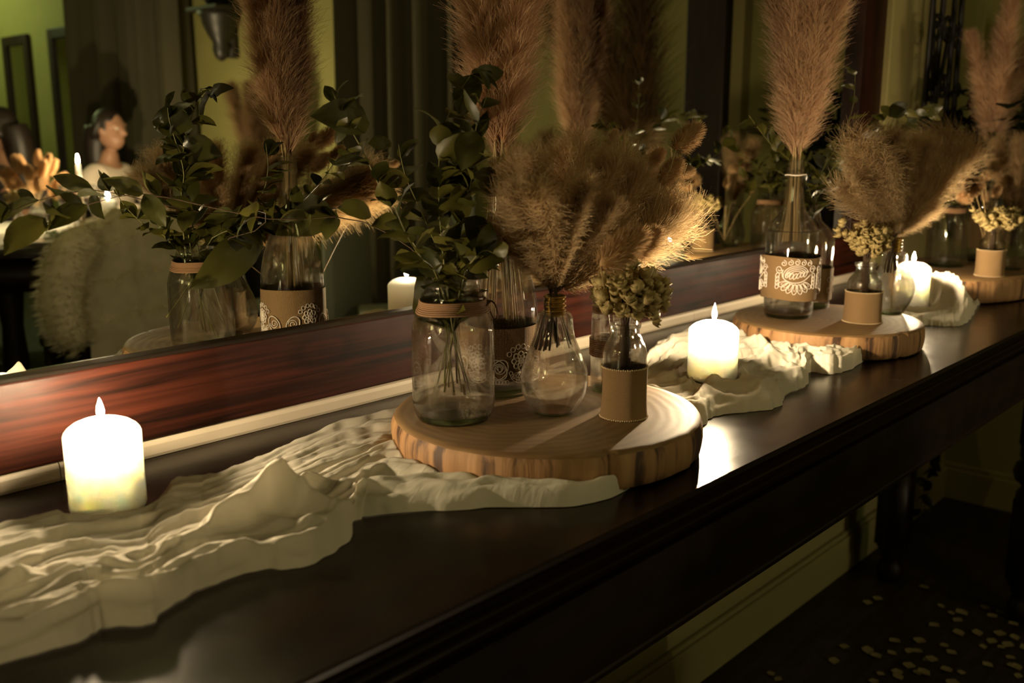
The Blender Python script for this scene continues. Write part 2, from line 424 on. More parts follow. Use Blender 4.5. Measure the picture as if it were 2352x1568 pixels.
# world positions and vessel outlines (metres)
DATA = {
 'jar1': {'at':[0.7381,0.7576,0.8767],'prof':[[0.03911,-0.0],[0.04296,0.0066],[0.04532,0.0167],[0.04619,0.0293],[0.04563,0.0937],[0.04457,0.106],[0.04112,0.1172],[0.03627,0.1278],[0.03528,0.1326],[0.03428,0.1394],[0.0314,0.1432],[0.03042,0.1495],[0.03182,0.1528],[0.03132,0.1576]]},
 'bulb1': {'at':[0.8312,0.6896,0.8767],'prof':[[0.02195,-0.0],[0.02493,0.0036],[0.02988,0.0103],[0.03579,0.0206],[0.0382,0.0309],[0.03863,0.0411],[0.03707,0.0513],[0.03304,0.0639],[0.02755,0.0765],[0.02307,0.0891],[0.02131,0.0991],[0.02079,0.1065],[0.02004,0.1115],[0.01759,0.115],[0.01319,0.1165]]},
 'cap1': {'at':[0.8312,0.6896,0.8767],'prof':[[0.01222,0.113],[0.01217,0.1357]]},
 'burlap1': {'at':[0.8702,0.6199,0.8767],'prof':[[0.02407,-0.0],[0.02453,0.0051],[0.02427,0.063],[0.02423,0.0729],[0.02274,0.0803],[0.01933,0.0878],[0.01641,0.0937],[0.01591,0.1001],[0.01735,0.1025],[0.01733,0.1064]]},
 'burlapband1': {'at':[0.8702,0.6199,0.8767],'prof':[[0.02652,-0.0],[0.02551,0.058]]},
 'tall1': {'at':[0.9611,0.7002,0.8767],'prof':[[0.0272,-0.0],[0.02881,0.0045],[0.02986,0.0129],[0.02947,0.0901],[0.02676,0.0983],[0.02672,0.1064],[0.0267,0.1108]]},
 'bottle1': {'at':[0.8653,0.8058,0.8767],'prof':[[0.04461,-0.0],[0.0473,0.0045],[0.04778,0.0129],[0.04712,0.0956],[0.04592,0.1118],[0.04149,0.1334],[0.03283,0.1601],[0.02374,0.1813],[0.01736,0.1997],[0.01468,0.218],[0.01357,0.244],[0.01303,0.2543],[0.01458,0.2584],[0.01404,0.2645],[0.01349,0.2789],[0.01348,0.2819]]},
 'bottle2a': {'at':[1.5833,0.7798,0.8767],'prof':[[0.03843,-0.0],[0.04147,0.0078],[0.04218,0.0195],[0.04423,0.1383],[0.04303,0.1511],[0.03845,0.1631],[0.02936,0.1736],[0.02181,0.1833],[0.01802,0.1945],[0.01498,0.2168],[0.01307,0.239],[0.01568,0.2427],[0.01567,0.2471],[0.01306,0.2486],[0.01417,0.2537],[0.01304,0.2574],[0.01415,0.2625],[0.01303,0.2669],[0.01339,0.2713]]},
 'bottle2b': {'at':[1.7027,0.7979,0.8767],'prof':[[0.03413,-0.0],[0.03735,0.0066],[0.0393,0.1163],[0.03763,0.1323],[0.03038,0.1443],[0.01917,0.1546],[0.01276,0.1642],[0.01035,0.18],[0.01274,0.1832],[0.01273,0.1879]]},
 'burlap2': {'at':[1.6184,0.66,0.8767],'prof':[[0.02682,-0.0],[0.02828,0.0076],[0.0281,0.0587],[0.02733,0.0699],[0.02287,0.0773],[0.01695,0.0869],[0.0162,0.0944],[0.0184,0.0966],[0.01839,0.101]]},
 'burlapband2': {'at':[1.6184,0.66,0.8767],'prof':[[0.03128,-0.0],[0.0296,0.0527]]},
 'bulb2': {'at':[1.7359,0.6575,0.8767],'prof':[[0.02034,-0.0],[0.025,0.0079],[0.03276,0.0222],[0.03738,0.0364],[0.0381,0.0497],[0.03338,0.0654],[0.02557,0.081],[0.02166,0.0927],[0.02087,0.102],[0.01931,0.1082],[0.01313,0.1105]]},
 'cap2': {'at':[1.7359,0.6575,0.8767],'prof':[[0.01158,0.109],[0.01155,0.1344]]},
 'jar3': {'at':[2.4042,0.7906,0.8867],'prof':[[0.04146,-0.0],[0.04763,0.0104],[0.0486,0.026],[0.04834,0.0879],[0.04621,0.1053],[0.03794,0.1216],[0.03484,0.1288],[0.03481,0.1389],[0.03275,0.144],[0.03375,0.1501],[0.03374,0.1552]]},
 'burlap3': {'at':[2.2912,0.6573,0.8867],'prof':[[0.02594,-0.0],[0.02688,0.0077],[0.02673,0.0654],[0.02576,0.0749],[0.01906,0.0845],[0.01619,0.0892],[0.01619,0.094],[0.01809,0.0968],[0.01808,0.1016]]},
 'burlapband3': {'at':[2.2912,0.6573,0.8867],'prof':[[0.03026,-0.0],[0.02866,0.0577]]},
 'cand': [[0.3992,0.89,0.833],[1.1917,0.697,0.849],[2.0205,0.726,0.843]],
 'A_top': [[0.2464,0.8607],[0.2953,0.8804],[0.3449,0.8803],[0.3807,0.8692],[0.4202,0.8618],[0.4683,0.8908],[0.504,0.8842],[0.5514,0.8932],[0.6107,0.9059],[0.6885,0.9192],[0.7749,0.9119],[0.8314,0.8878],[0.8389,0.78],[0.827,0.6676],[0.8244,0.5925],[0.8169,0.5532]],
 'A_bot': [[0.1816,0.6645],[0.2132,0.6619],[0.249,0.6568],[0.2702,0.656],[0.2854,0.661],[0.3053,0.641],[0.324,0.6503],[0.352,0.6618],[0.3804,0.6645],[0.4177,0.6594],[0.442,0.6388],[0.4751,0.641],[0.5103,0.6578],[0.5373,0.6839],[0.5578,0.6821],[0.6042,0.6474],[0.6545,0.6087],[0.697,0.5618],[0.7442,0.5446],[0.814,0.5484]],
 'A_ridge': [([[0.227,0.7784,0.016],[0.2529,0.7627,0.018],[0.2739,0.7345,0.016],[0.3,0.7174,0.017],[0.3518,0.7204,0.017],[0.3774,0.7107,0.018],[0.4186,0.7243,0.026],[0.4518,0.7345,0.036],[0.4795,0.734,0.046],[0.4931,0.7197,0.045],[0.5009,0.7047,0.034],[0.5097,0.6847,0.022],[0.5176,0.6664,0.012]],0.013),([[0.1947,0.6825,0.016],[0.2239,0.686,0.016],[0.2618,0.6977,0.017],[0.293,0.695,0.017],[0.3013,0.6765,0.013],[0.327,0.6808,0.013],[0.3711,0.6935,0.013],[0.4016,0.6845,0.014],[0.4299,0.6635,0.016],[0.4654,0.6514,0.016],[0.5039,0.659,0.012]],0.01),([[0.2505,0.8484,0.014],[0.2837,0.8455,0.015],[0.329,0.85,0.01],[0.3726,0.8514,0.003],[0.4132,0.8477,0.004],[0.4581,0.8633,0.006],[0.492,0.8552,0.007],[0.5914,0.8775,0.007],[0.7497,0.8865,0.005]],0.01),([[0.2736,0.8206,0.007],[0.3261,0.8259,0.008],[0.3875,0.7978,0.007],[0.4582,0.8068,0.007],[0.5517,0.8281,0.008],[0.6962,0.8319,0.006]],0.006),([[0.2795,0.7836,0.005],[0.3486,0.7838,0.007],[0.4111,0.7718,0.007],[0.4707,0.7968,0.006]],0.005),([[0.4081,0.7286,0.02],[0.4454,0.7251,0.03],[0.4712,0.7295,0.036],[0.4889,0.7276,0.04]],0.009),([[0.4921,0.7323,0.038],[0.5438,0.7498,0.022],[0.5624,0.7334,0.012],[0.5756,0.7094,0.013],[0.619,0.6943,0.014],[0.6694,0.6525,0.012],[0.7107,0.6013,0.012],[0.7698,0.5694,0.01],[0.7895,0.5507,0.006]],0.01),([[0.5484,0.6959,0.01],[0.6141,0.6577,0.01],[0.6773,0.6008,0.009],[0.7407,0.5529,0.008]],0.007),([[0.4594,0.6937,0.016],[0.48,0.671,0.018],[0.5195,0.6724,0.014]],0.014),([[0.2131,0.6585,0.011],[0.248,0.6586,0.013],[0.2857,0.6461,0.011],[0.3121,0.6395,0.01],[0.3581,0.6581,0.01],[0.3998,0.6561,0.011],[0.437,0.637,0.01]],0.009),([[0.2438,0.7417,0.006],[0.2831,0.7197,0.006]],0.006)],
 'B_top': [[1.1949,0.8225],[1.3201,0.8881],[1.4482,0.9155],[1.511,0.9097],[1.5587,0.8573],[1.537,0.7898],[1.5137,0.7096],[1.5351,0.666],[1.574,0.6231]],
 'B_bot': [[1.0171,0.6984],[1.019,0.6145],[1.0692,0.6198],[1.1177,0.5967],[1.1677,0.5793],[1.2363,0.6046],[1.2993,0.6045],[1.3774,0.638],[1.3877,0.61],[1.443,0.5999],[1.5544,0.6151]],
 'B_ridge': [([[1.2212,0.8251,0.012],[1.2967,0.8519,0.02],[1.365,0.8546,0.022],[1.4314,0.8574,0.016]],0.012),([[1.1515,0.7697,0.01],[1.2267,0.7933,0.016],[1.3121,0.8165,0.012]],0.008),([[1.1242,0.6666,0.014],[1.1672,0.6758,0.024],[1.2183,0.6848,0.026],[1.2205,0.6671,0.024],[1.1951,0.6415,0.014]],0.01),([[1.404,0.7751,0.014],[1.4227,0.7623,0.026],[1.4066,0.7278,0.024],[1.3501,0.6886,0.018],[1.2716,0.6646,0.012]],0.011),([[1.13,0.7551,0.01],[1.1312,0.7054,0.012],[1.1056,0.642,0.013],[1.1332,0.6061,0.014],[1.2205,0.6071,0.012]],0.009),([[1.0725,0.723,0.008],[1.0594,0.6663,0.009],[1.0664,0.6122,0.009],[1.122,0.587,0.008]],0.007),([[1.4399,0.7355,0.014],[1.4185,0.6792,0.015],[1.3618,0.6333,0.011]],0.009),([[1.361,0.6868,0.013],[1.327,0.6443,0.012],[1.2848,0.6094,0.009]],0.007),([[1.4248,0.682,0.01],[1.4424,0.6393,0.01],[1.5302,0.6163,0.006]],0.008)],
 'C_top': [[1.9038,0.7504],[2.1401,0.8079],[2.3397,0.8341],[2.4804,0.8274],[2.4821,0.7712],[2.2977,0.6789]],
 'C_bot': [[1.8463,0.71],[1.8433,0.6672],[1.8889,0.6431],[1.9077,0.6093],[1.9674,0.5967],[2.2072,0.6483]],
 'C_ridge': [([[2.0676,0.727,0.05],[2.0931,0.7086,0.072],[2.0902,0.6725,0.072],[2.0331,0.6307,0.052],[1.9879,0.6053,0.022]],0.022),([[2.0605,0.7148,0.02],[2.1269,0.7033,0.03],[2.0712,0.6577,0.025]],0.01),([[1.8604,0.6664,0.012],[1.913,0.653,0.015],[1.9761,0.6335,0.015],[2.0474,0.625,0.012]],0.009),([[1.86,0.6909,0.009],[1.8427,0.6434,0.009],[1.9039,0.6088,0.009]],0.007)],
 'euc1': [[[0.7409,0.76,0.905],[0.7229,0.765,1.0295],[0.7073,0.785,1.0718],[0.6936,0.8,1.1045],[0.6892,0.82,1.1363],[0.6762,0.83,1.173],[0.6622,0.84,1.2046],[0.6553,0.85,1.2335]],[[0.7427,0.75,0.9064],[0.7215,0.75,1.0335],[0.7239,0.76,1.0909],[0.7223,0.76,1.137],[0.7256,0.76,1.1731],[0.741,0.76,1.2136],[0.7641,0.75,1.252]],[[0.7419,0.77,0.9081],[0.7395,0.755,1.0311],[0.7355,0.74,1.0914],[0.7425,0.73,1.1463],[0.7373,0.72,1.1909],[0.7591,0.72,1.2352]],[[0.7029,0.75,0.9141],[0.7558,0.76,1.0289],[0.8029,0.78,1.0497],[0.8505,0.79,1.0577],[0.8967,0.8,1.064]],[[0.697,0.73,0.9284],[0.7572,0.78,1.0268],[0.8237,0.84,1.0693],[0.8668,0.87,1.113],[0.8952,0.88,1.1496],[0.9124,0.885,1.1765]],[[0.7263,0.74,0.9212],[0.7557,0.775,1.026],[0.7846,0.79,1.0455],[0.9672,0.8,1.0775],[0.8843,0.805,1.0656],[0.8149,0.805,1.0601],[0.7724,0.8,1.0281]],[[0.7397,0.74,0.9187],[0.7419,0.79,1.027],[0.77,0.87,1.0609],[0.7345,0.93,1.0905],[0.6502,0.95,1.0919],[0.5688,0.96,1.1104],[0.4978,0.965,1.1271],[0.438,0.965,1.1189],[0.3984,0.965,1.1042],[0.3642,0.965,1.0839]],[[0.7446,0.78,0.9008],[0.7247,0.73,1.0337],[0.7109,0.7,1.0597],[0.7095,0.68,1.0725],[0.7213,0.67,1.0657]],[[0.7766,0.77,0.8963],[0.7071,0.745,1.0332],[0.6708,0.735,1.0649],[0.6465,0.73,1.0934],[0.6332,0.73,1.1198]],[[0.7696,0.77,0.9028],[0.7441,0.77,1.0267],[0.7724,0.82,1.0642],[0.783,0.86,1.1067],[0.7813,0.88,1.1417],[0.7766,0.885,1.177]]],
 'euc2': [[[1.7092,0.8,0.9274],[1.7013,0.8,1.0606],[1.7234,0.8,1.1189],[1.7667,0.79,1.1736],[1.7962,0.78,1.2366],[1.7977,0.78,1.3066]],[[1.6964,0.8,0.9288],[1.7031,0.8,1.0605],[1.7462,0.79,1.1265],[1.8438,0.77,1.1894],[1.9585,0.76,1.2297],[2.1195,0.75,1.2289]],[[1.7165,0.8,0.9266],[1.6996,0.8,1.0607],[1.6965,0.83,1.1268],[1.6214,0.85,1.1739],[1.5567,0.86,1.222]],[[1.7055,0.8,0.9278],[1.7049,0.8,1.0604],[1.7632,0.8,1.0979],[1.891,0.82,1.1268],[2.021,0.84,1.137]],[[1.7055,0.8,0.9278],[1.6978,0.8,1.0608],[1.8132,0.84,1.0907],[1.9617,0.88,1.1462],[1.9564,0.9,1.1988]],[[1.7055,0.8,0.9278],[1.7013,0.8,1.0606],[1.7284,0.83,1.0861],[1.7169,0.87,1.1174],[1.6957,0.9,1.1334]]],
 'euc3': [[[2.4212,0.8,0.9052],[2.3775,0.8,1.0417],[2.3196,0.8,1.1033],[2.225,0.79,1.1531],[2.1744,0.79,1.204]],[[2.4426,0.8,0.9034],[2.3981,0.8,1.0407],[2.433,0.8,1.1105],[2.4494,0.8,1.1608],[2.3903,0.8,1.2155]],[[2.4724,0.82,0.8991],[2.41,0.8,1.0402],[2.4376,0.78,1.0906],[2.4839,0.76,1.1406],[2.5654,0.75,1.1912]],[[2.427,0.81,0.9039],[2.416,0.8,1.0399],[2.6588,0.82,1.094],[3.075,0.85,1.1684]],[[2.4581,0.8,0.902],[2.3805,0.8,1.0415],[2.4114,0.84,1.0796],[2.4021,0.88,1.1096],[2.3437,0.9,1.1206]],[[2.4581,0.8,0.902],[2.404,0.8,1.0405],[2.3804,0.74,1.0638],[2.398,0.71,1.0888],[2.4654,0.7,1.0719]]],
 'bun1': [[[0.9599,0.7,0.901],[1.022,0.66,1.1701],[1.0703,0.66,1.1967]],[[0.9599,0.7,0.901],[1.0252,0.7,1.1513],[1.0532,0.7,1.1685]],[[0.9599,0.7,0.901],[1.0065,0.67,1.1304],[1.0453,0.67,1.1557]],[[0.9599,0.7,0.901],[0.9021,0.63,1.0539],[0.944,0.63,1.0803]],[[0.9599,0.7,0.901],[0.7964,0.6,1.0548],[0.8685,0.6,1.084]],[[0.9599,0.7,0.901],[0.9702,0.72,1.1768],[0.982,0.72,1.1933]],[[0.9599,0.7,0.901],[1.1243,0.72,1.1365],[1.1564,0.72,1.1403]]],
 'bun3': [[[2.3598,0.68,0.9104],[2.3551,0.68,1.0525],[2.3741,0.68,1.0807]],[[2.3598,0.68,0.9104],[2.2157,0.68,1.0724],[2.16,0.68,1.0925]],[[2.3598,0.68,0.9104],[2.1906,0.66,1.0813],[2.1565,0.66,1.1021]],[[2.3598,0.68,0.9104],[2.1774,0.68,1.0603],[2.1291,0.68,1.0686]],[[2.3598,0.68,0.9104],[2.4426,0.66,1.0623],[2.5182,0.66,1.0713]],[[2.3598,0.68,0.9104],[2.3366,0.7,1.1005],[2.3746,0.7,1.1062]],[[2.3598,0.68,0.9104],[2.4315,0.72,1.0375],[2.4141,0.72,1.0632]]],
 'fan1': [[0.8293,0.6896,1.0146],[0.7426,0.7096,1.095],[0.7744,0.7096,1.1708],[0.7456,0.6596,1.18],[0.8501,0.7196,1.1859],[0.8269,0.6696,1.1857],[0.9379,0.7296,1.1881],[0.8871,0.6596,1.1811],[0.9897,0.7096,1.1768],[0.9882,0.6696,1.1489],[1.1139,0.7196,1.1254],[1.0684,0.6696,1.0969],[1.1276,0.7196,1.0758],[1.1147,0.7396,1.0959],[0.7073,0.6396,1.141],[0.7832,0.6196,1.1478],[0.7194,0.6196,1.1495],[0.886,0.6396,1.1257],[0.7894,0.7396,1.1165]],
 'fan2': [[1.7222,0.6575,1.0129],[1.4931,0.6575,1.1317],[1.6071,0.6875,1.1603],[1.4944,0.6275,1.1882],[1.6752,0.6775,1.196],[1.6461,0.6375,1.2062],[1.8592,0.6875,1.2034],[1.8077,0.6375,1.1966],[2.0153,0.6775,1.198],[2.0222,0.6575,1.1772],[2.0224,0.6975,1.1136],[1.6298,0.6075,1.1747],[1.5122,0.6075,1.1423],[1.9032,0.6675,1.0606]],
 'fan3': [[2.636,0.7,0.9268],[2.4006,0.7,1.1715],[2.5948,0.73,1.2015],[2.5138,0.68,1.2107],[2.7831,0.72,1.1917],[2.4202,0.65,1.162]],
 'pamp1': [0.8653,0.8058,1.1586],
 'pamp2': [1.5833,0.7798,1.148],
 'b3': [2.5673,0.7622,0.8867],
 'lf': {'5':[[[0.9501,0.8,1.0763],[0.818,0.805,1.0504],[0.3,0.8,0.3],0.58],[[0.8149,0.805,1.0601],[0.7064,0.79,0.9725],[0.3,0.8,0.3],0.55],[[0.9585,0.8,1.0759],[1.0331,0.8,1.0622],[0.3,0.8,0.3],0.6]],'6':[[[0.3968,0.965,1.1085],[0.3514,0.955,1.0795],[-0.6,-0.7,0.35],0.7],[[0.438,0.965,1.1189],[0.3958,0.96,1.0984],[-0.6,-0.7,0.35],0.6],[[0.4337,0.965,1.12],[0.4134,0.97,1.1304],[-0.6,-0.7,0.35],0.6],[[0.4978,0.965,1.1271],[0.4554,0.96,1.144],[-0.6,-0.7,0.35],0.5],[[0.4978,0.965,1.1271],[0.5112,0.95,1.0936],[-0.6,-0.7,0.35],0.7]],'0':[[[0.6973,0.84,1.1982],[0.6295,0.85,1.2077],[-0.6,-0.7,0.35],0.75],[[0.6592,0.85,1.2203],[0.6535,0.86,1.2382],[-0.6,-0.7,0.35],0.8],[[0.6853,0.83,1.1775],[0.7133,0.82,1.1775],[-0.6,-0.7,0.35],0.7],[[0.6678,0.84,1.2001],[0.6573,0.85,1.1776],[-0.6,-0.7,0.35],0.6],[[0.6903,0.82,1.1316],[0.7434,0.83,1.1439],[-0.6,-0.7,0.35],0.6]],'1':[[[0.7776,0.76,1.2509],[0.7538,0.76,1.2048],[-0.6,-0.7,0.35],0.7],[[0.7708,0.76,1.2415],[0.8151,0.75,1.2568],[-0.6,-0.7,0.35],0.6],[[0.7256,0.76,1.1731],[0.7834,0.76,1.1586],[-0.6,-0.7,0.35],0.9],[[0.7222,0.76,1.1324],[0.7084,0.76,1.1599],[-0.6,-0.7,0.35],0.8],[[0.7232,0.76,1.121],[0.7341,0.755,1.0999],[-0.6,-0.7,0.35],0.8]],'3':[[[0.8174,0.78,1.0484],[0.8799,0.785,1.0688],[-0.6,-0.7,0.35],0.55],[[0.7957,0.78,1.0478],[0.8289,0.77,1.038],[-0.6,-0.7,0.35],0.5]],'2':[[[0.7425,0.73,1.1463],[0.7861,0.73,1.1264],[-0.6,-0.7,0.35],0.8],[[0.7289,0.73,1.1015],[0.7651,0.73,1.0712],[-0.6,-0.7,0.35],0.8],[[0.7373,0.72,1.1909],[0.7165,0.72,1.1516],[-0.6,-0.7,0.35],0.9],[[0.7329,0.74,1.1372],[0.7355,0.74,1.0914],[-0.6,-0.7,0.35],0.7]]},
 'petals': [[2.0086,0.8256],[2.3686,0.8814],[2.4057,0.8692],[2.5629,0.8152],[2.3403,0.7294],[2.4622,0.736],[2.4045,0.6913],[2.4603,0.6764],[2.2226,0.7709],[2.245,0.7279],[2.2588,0.7066],[2.3427,0.6509],[2.3707,0.62],[2.4199,0.6033],[2.4924,0.641],[2.5313,0.6117],[2.5053,0.5802],[2.1062,0.7859],[2.1262,0.7696],[2.1469,0.7354],[2.1722,0.719],[2.2465,0.6313],[2.1932,0.6558],[2.1653,0.6809],[2.1777,0.5901],[2.1194,0.6117],[2.1082,0.6452],[2.0444,0.7209],[1.9976,0.7408],[2.049,0.6841],[2.2428,0.551],[2.289,0.5166],[2.3233,0.5409],[2.3146,0.5913],[2.4099,0.5461],[2.128,0.6829],[2.1743,0.6264],[1.8555,0.892],[2.2288,0.4964],[2.5472,0.6492],[2.1042,0.6819],[2.1122,0.7004]],
}
# ------------------------------------------------------------------ the room
X1 = 3.30; X0 = -3.6; Y0 = -7.6; ZC = 3.0
def struct(name, g, m, smooth=False, bevel=0.0, parent=None):
    o = g.obj(name, m, parent, smooth, bevel=bevel)
    if parent is None: o['kind'] = 'structure'
    return o
struct('floor', G().box((X0, Y0, -.05), (X1 + .1, 1.2, 0)), M_FLOOR)
struct('ceiling', G().box((X0, Y0, ZC), (X1 + .1, 1.2, ZC + .05)), M_CEIL)
struct('wall_right', G().box((X1, Y0, 0), (X1 + .1, 1.2, ZC)), M_WALL)
struct('wall_left', G().box((X0 - .1, Y0, 0), (X0, 1.2, ZC)), M_WALL)
struct('wall_front', G().box((X0, Y0 - .1, 0), (X1 + .1, Y0, ZC)), M_WALL)
g = G().box((X0, 1.03, 0), (X1, 1.2, ZC))
struct('wall_back', g, M_PALE)
struct('trim_1', G().box((2.465, .984, .834), (2.62, 1.03, ZC)), M_PALE, bevel=.004)        # pale strip right of the mirror
struct('baseboard_back', G().box((X0, 1.012, 0), (X1 - .02, 1.03, .105)).box((X0, 1.018, .105), (X1 - .02, 1.03, .118)), M_PALE, bevel=.003)
struct('baseboard_right', G().box((X1 - .018, Y0, 0), (X1, 1.1, .105)).box((X1 - .010, Y0, .105), (X1, 1.1, .122)), M_PALE, bevel=.003)
# white rounded strip on the table's back edge, under the mirror
pf = [(1.028, ZT + .0005), (1.0, ZT + .0005), (.9985, ZT + .004), (.9985, ZT + .0145), (1.0005, ZT + .0185), (1.004, ZT + .0205), (1.028, ZT + .0205)]
for a, b_ in ((-1.2, .40), (.4012, 1.63), (1.6312, 2.46)):
    struct('trim_2', G().prism(pf, a, b_), M_WHITE)
# dark post and pale casing on the right wall, opposite the console's end
struct('trim_3', G().box((3.20, .0, 0), (X1, .165, ZC)), M_DARKWOOD, bevel=.006)
struct('trim_4', G().box((3.24, .167, 0), (X1, .215, ZC)), M_PALE, bevel=.004)

# ------------------------------------------------------------------ mirror
t = thing('wall_mirror', 'large wall mirror in a red-brown stained wooden frame above the console table', 'mirror', (.7, 1.02, .855))
def rel(p, o): return (p[0] - o[0], p[1] - o[1], p[2] - o[2])
MO = (.7, 1.02, .855)
G().box(rel((-1.2, 1.0205, .93), MO), rel((2.40, 1.0275, 2.6), MO)).obj('mirror_pane', M_MIRROR, t, False)
G().box(rel((-1.3, .9985, .8545), MO), rel((2.462, 1.028, .9462), MO)).obj('bottom_rail', M_FRAME, t, False, bevel=.002)
G().box(rel((-1.3, .9985, 2.55), MO), rel((2.462, 1.028, 2.66), MO)).obj('top_rail', M_FRAME, t, False, bevel=.002)
G().box(rel((2.335, .998, .9464), MO), rel((2.462, 1.028, 2.5498), MO)).obj('stile', M_FRAMEV, t, False, bevel=.002)
G().box(rel((-1.3, .998, .9464), MO), rel((-1.18, 1.028, 2.5498), MO)).obj('stile', M_FRAMEV, t, False, bevel=.002)

# ------------------------------------------------------------------ console table
TO = (.85, .75, 0)
t = thing('console_table', 'long dark varnished console table with turned legs under the mirror', 'table', TO)
top = [(1.0, .833), (.4965, .833), (.4945, .8315), (.4935, .828), (.4945, .8225), (.4985, .8175), (.503, .815), (.503, .811), (.5, .809), (1.0, .809)]
G().prism([(y - TO[1], z) for y, z in top], -1.25 - TO[0], 2.715 - TO[0]).obj('tabletop', M_TABLE, t, False)
mo = [(.998, .8089), (.502, .8089), (.5, .806), (.5005, .801), (.506, .797), (.5115, .795), (.5115, .790), (.5085, .787), (.5085, .782), (.515, .776), (.5185, .771), (.998, .771)]
G().prism([(y - TO[1], z) for y, z in mo], -1.24 - TO[0], 2.705 - TO[0]).obj('edge_moulding', M_TABLE, t, False)
ap = [(.545, .7709), (.513, .7709), (.513, .680), (.511, .678), (.511, .673), (.545, .673)]
G().prism([(y - TO[1], z) for y, z in ap], -1.23 - TO[0], 2.695 - TO[0]).obj('apron', M_APRON, t, False)
G().box(rel((-1.23, .95, .673), TO), rel((2.695, .975, .7709), TO)).obj('apron', M_APRON, t, False)
G().box(rel((2.665, .5452, .673), TO), rel((2.695, .9498, .7709), TO)).obj('apron', M_APRON, t, False)
legp = [(.020, 0), (.030, .008), (.034, .03), (.030, .05), (.022, .062), (.030, .074), (.030, .084), (.040, .10), (.040, .33), (.030, .345), (.030, .352), (.046, .365), (.052, .385), (.046, .405), (.034, .415), (.040, .425), (.040, .688)]
for x, y in ((2.535, .575), (2.535, .905), (-1.1, .575), (-1.1, .905)):
    G().lathe(legp, 20, rel((x, y, 0), TO)).box(rel((x - .036, y - .036, .46), TO), rel((x + .036, y + .036, .7705), TO)).box(rel((x - .036, y - .036, .11), TO), rel((x + .036, y + .036, .32), TO)).obj('leg', M_APRON, t, True).data.shade_smooth()

# ------------------------------------------------------------------ gauze runners
def poly_dist(P, line):
    L = np.array(line); best = np.full(len(P), 9.); par = np.zeros(len(P))
    for i in range(len(L) - 1):
        a, b = L[i], L[i + 1]; d = b - a; n = (d * d).sum()
        u = np.clip(((P - a) @ d) / n, 0, 1); q = a + u[:, None] * d
        e = np.hypot(*(P - q).T); k = e < best; best[k] = e[k]; par[k] = (i + u[k])
    return best, par / max(len(L) - 1, 1)

def cloth(name, label, topc, botc, ridges, nu, nv, flats, seed, nfold, amp, fine=1.0, smooth=1, crinkle=.25):
    T = spline(topc, nu); B = spline(botc, nu)
    U, V = np.meshgrid(np.linspace(0, 1, nu), np.linspace(0, 1, nv), indexing='ij')
    P = T[:, None, :] * (1 - V[..., None]) + B[:, None, :] * V[..., None]
    r = np.random.default_rng(seed)
    # wavering long folds: rounded ridges between sharp valleys, in three sizes
    W = V + .035 * np.sin(U * 5 + seed) + .14 * (vnoise(U * 5 + seed, V * 2 + 3) - .5) + .05 * (vnoise(U * 14 + seed * 3, V * 5) - .5)
    Q = P.reshape(-1, 2)
    h = np.zeros_like(U)
    for k, (n, a_) in enumerate(((nfold, 1.0), (nfold * 2.3, .45 * fine), (nfold * 4.7, .20 * fine))):
        w_ = W + .03 / (k + 1) * np.sin(U * (7 + 9 * k) + 2 * k + seed)
        m_ = .25 + 1.1 * vnoise(U * (4 + 4 * k) + 7 * k + seed, V * n * .7)
        h += amp * a_ * m_ * np.abs(np.sin(math.pi * (n * w_ + .3 * k))) ** .85
    hs = np.zeros(len(Q))
    for pts, wd in ridges:
        c_ = spline(pts, 40); d, par = poly_dist(Q, c_[:, :2])
        ht = np.interp(par * (len(c_) - 1), np.arange(len(c_)), c_[:, 2])
        hs += (ht * np.exp(-np.abs(d / (wd * 1.15)) ** 1.5)) ** 3
    h = np.cbrt(h.ravel() ** 3 + hs) + .30 * h.ravel()
    h *= 1 + .14 * (vnoise(U * 60 + V * 8, V * 26).ravel() - .5) + .20 * (vnoise(Q[:, 0] * 50, Q[:, 1] * 60) - .5)
    wx = Q[:, 0] + .012 * vnoise(Q[:, 0] * 40, Q[:, 1] * 40 + 5); wy = Q[:, 1] + .012 * vnoise(Q[:, 0] * 40 + 9, Q[:, 1] * 40)
    rg = lambda a, b: (1 - np.abs(2 * vnoise(a, b) - 1)) ** 1.5
    h += crinkle * (.0034 * rg(wx * 45 + wy * 18, wy * 62 - wx * 14) + .0022 * rg(wx * 95 - wy * 30 + 7, wy * 120 + wx * 22))
    h = h.reshape(U.shape)
    for _ in range(smooth):
        p_ = np.pad(h, 1, mode='edge'); h = .5 * h + .125 * (p_[:-2, 1:-1] + p_[2:, 1:-1] + p_[1:-1, :-2] + p_[1:-1, 2:])
    h = h.ravel()
    e = np.minimum(np.minimum(V, 1 - V) * 12, np.minimum(U, 1 - U) * 30).ravel()
    e = np.clip(e, 0, 1); e = np.sqrt(1 - (1 - e) ** 2)
    h = h * e + .004 * e
    for c, R, hf, soft in flats:
        d = np.hypot((Q[:, 0] - c[0]) / R[0], (Q[:, 1] - c[1]) / R[1])
        k = np.clip((d - 1) / soft, 0, 1); k = k * k * (3 - 2 * k)
        h = np.where(d <= 1, np.minimum(h, hf), hf * (1 - k) + h * k if False else np.minimum(h, hf + (h) * k + .004 * k))
    # ragged outline
    off = .004 * (np.stack([vnoise(U * 60 + 3, V * 4), vnoise(U * 60 + 31, V * 4 + 9)], -1) - .5).reshape(-1, 2) * 1.2
    Q = Q + off
    z = ZT + .0008 + h
    v = np.column_stack([Q, z])
    o0 = v.mean(0); o0[2] = ZT
    f = [(i * nv + j, (i + 1) * nv + j, (i + 1) * nv + j + 1, i * nv + j + 1) for i in range(nu - 1) for j in range(nv - 1)]
    o = link(name, mesh(name, v - o0, f, M_GAUZE), None, tuple(o0))
    return tag(o, label, 'cloth')
C1 = (.835, .705); C2 = (1.61, .72); C3 = (2.41, .752)
cl = [tuple(c) for c in DATA['cand']]
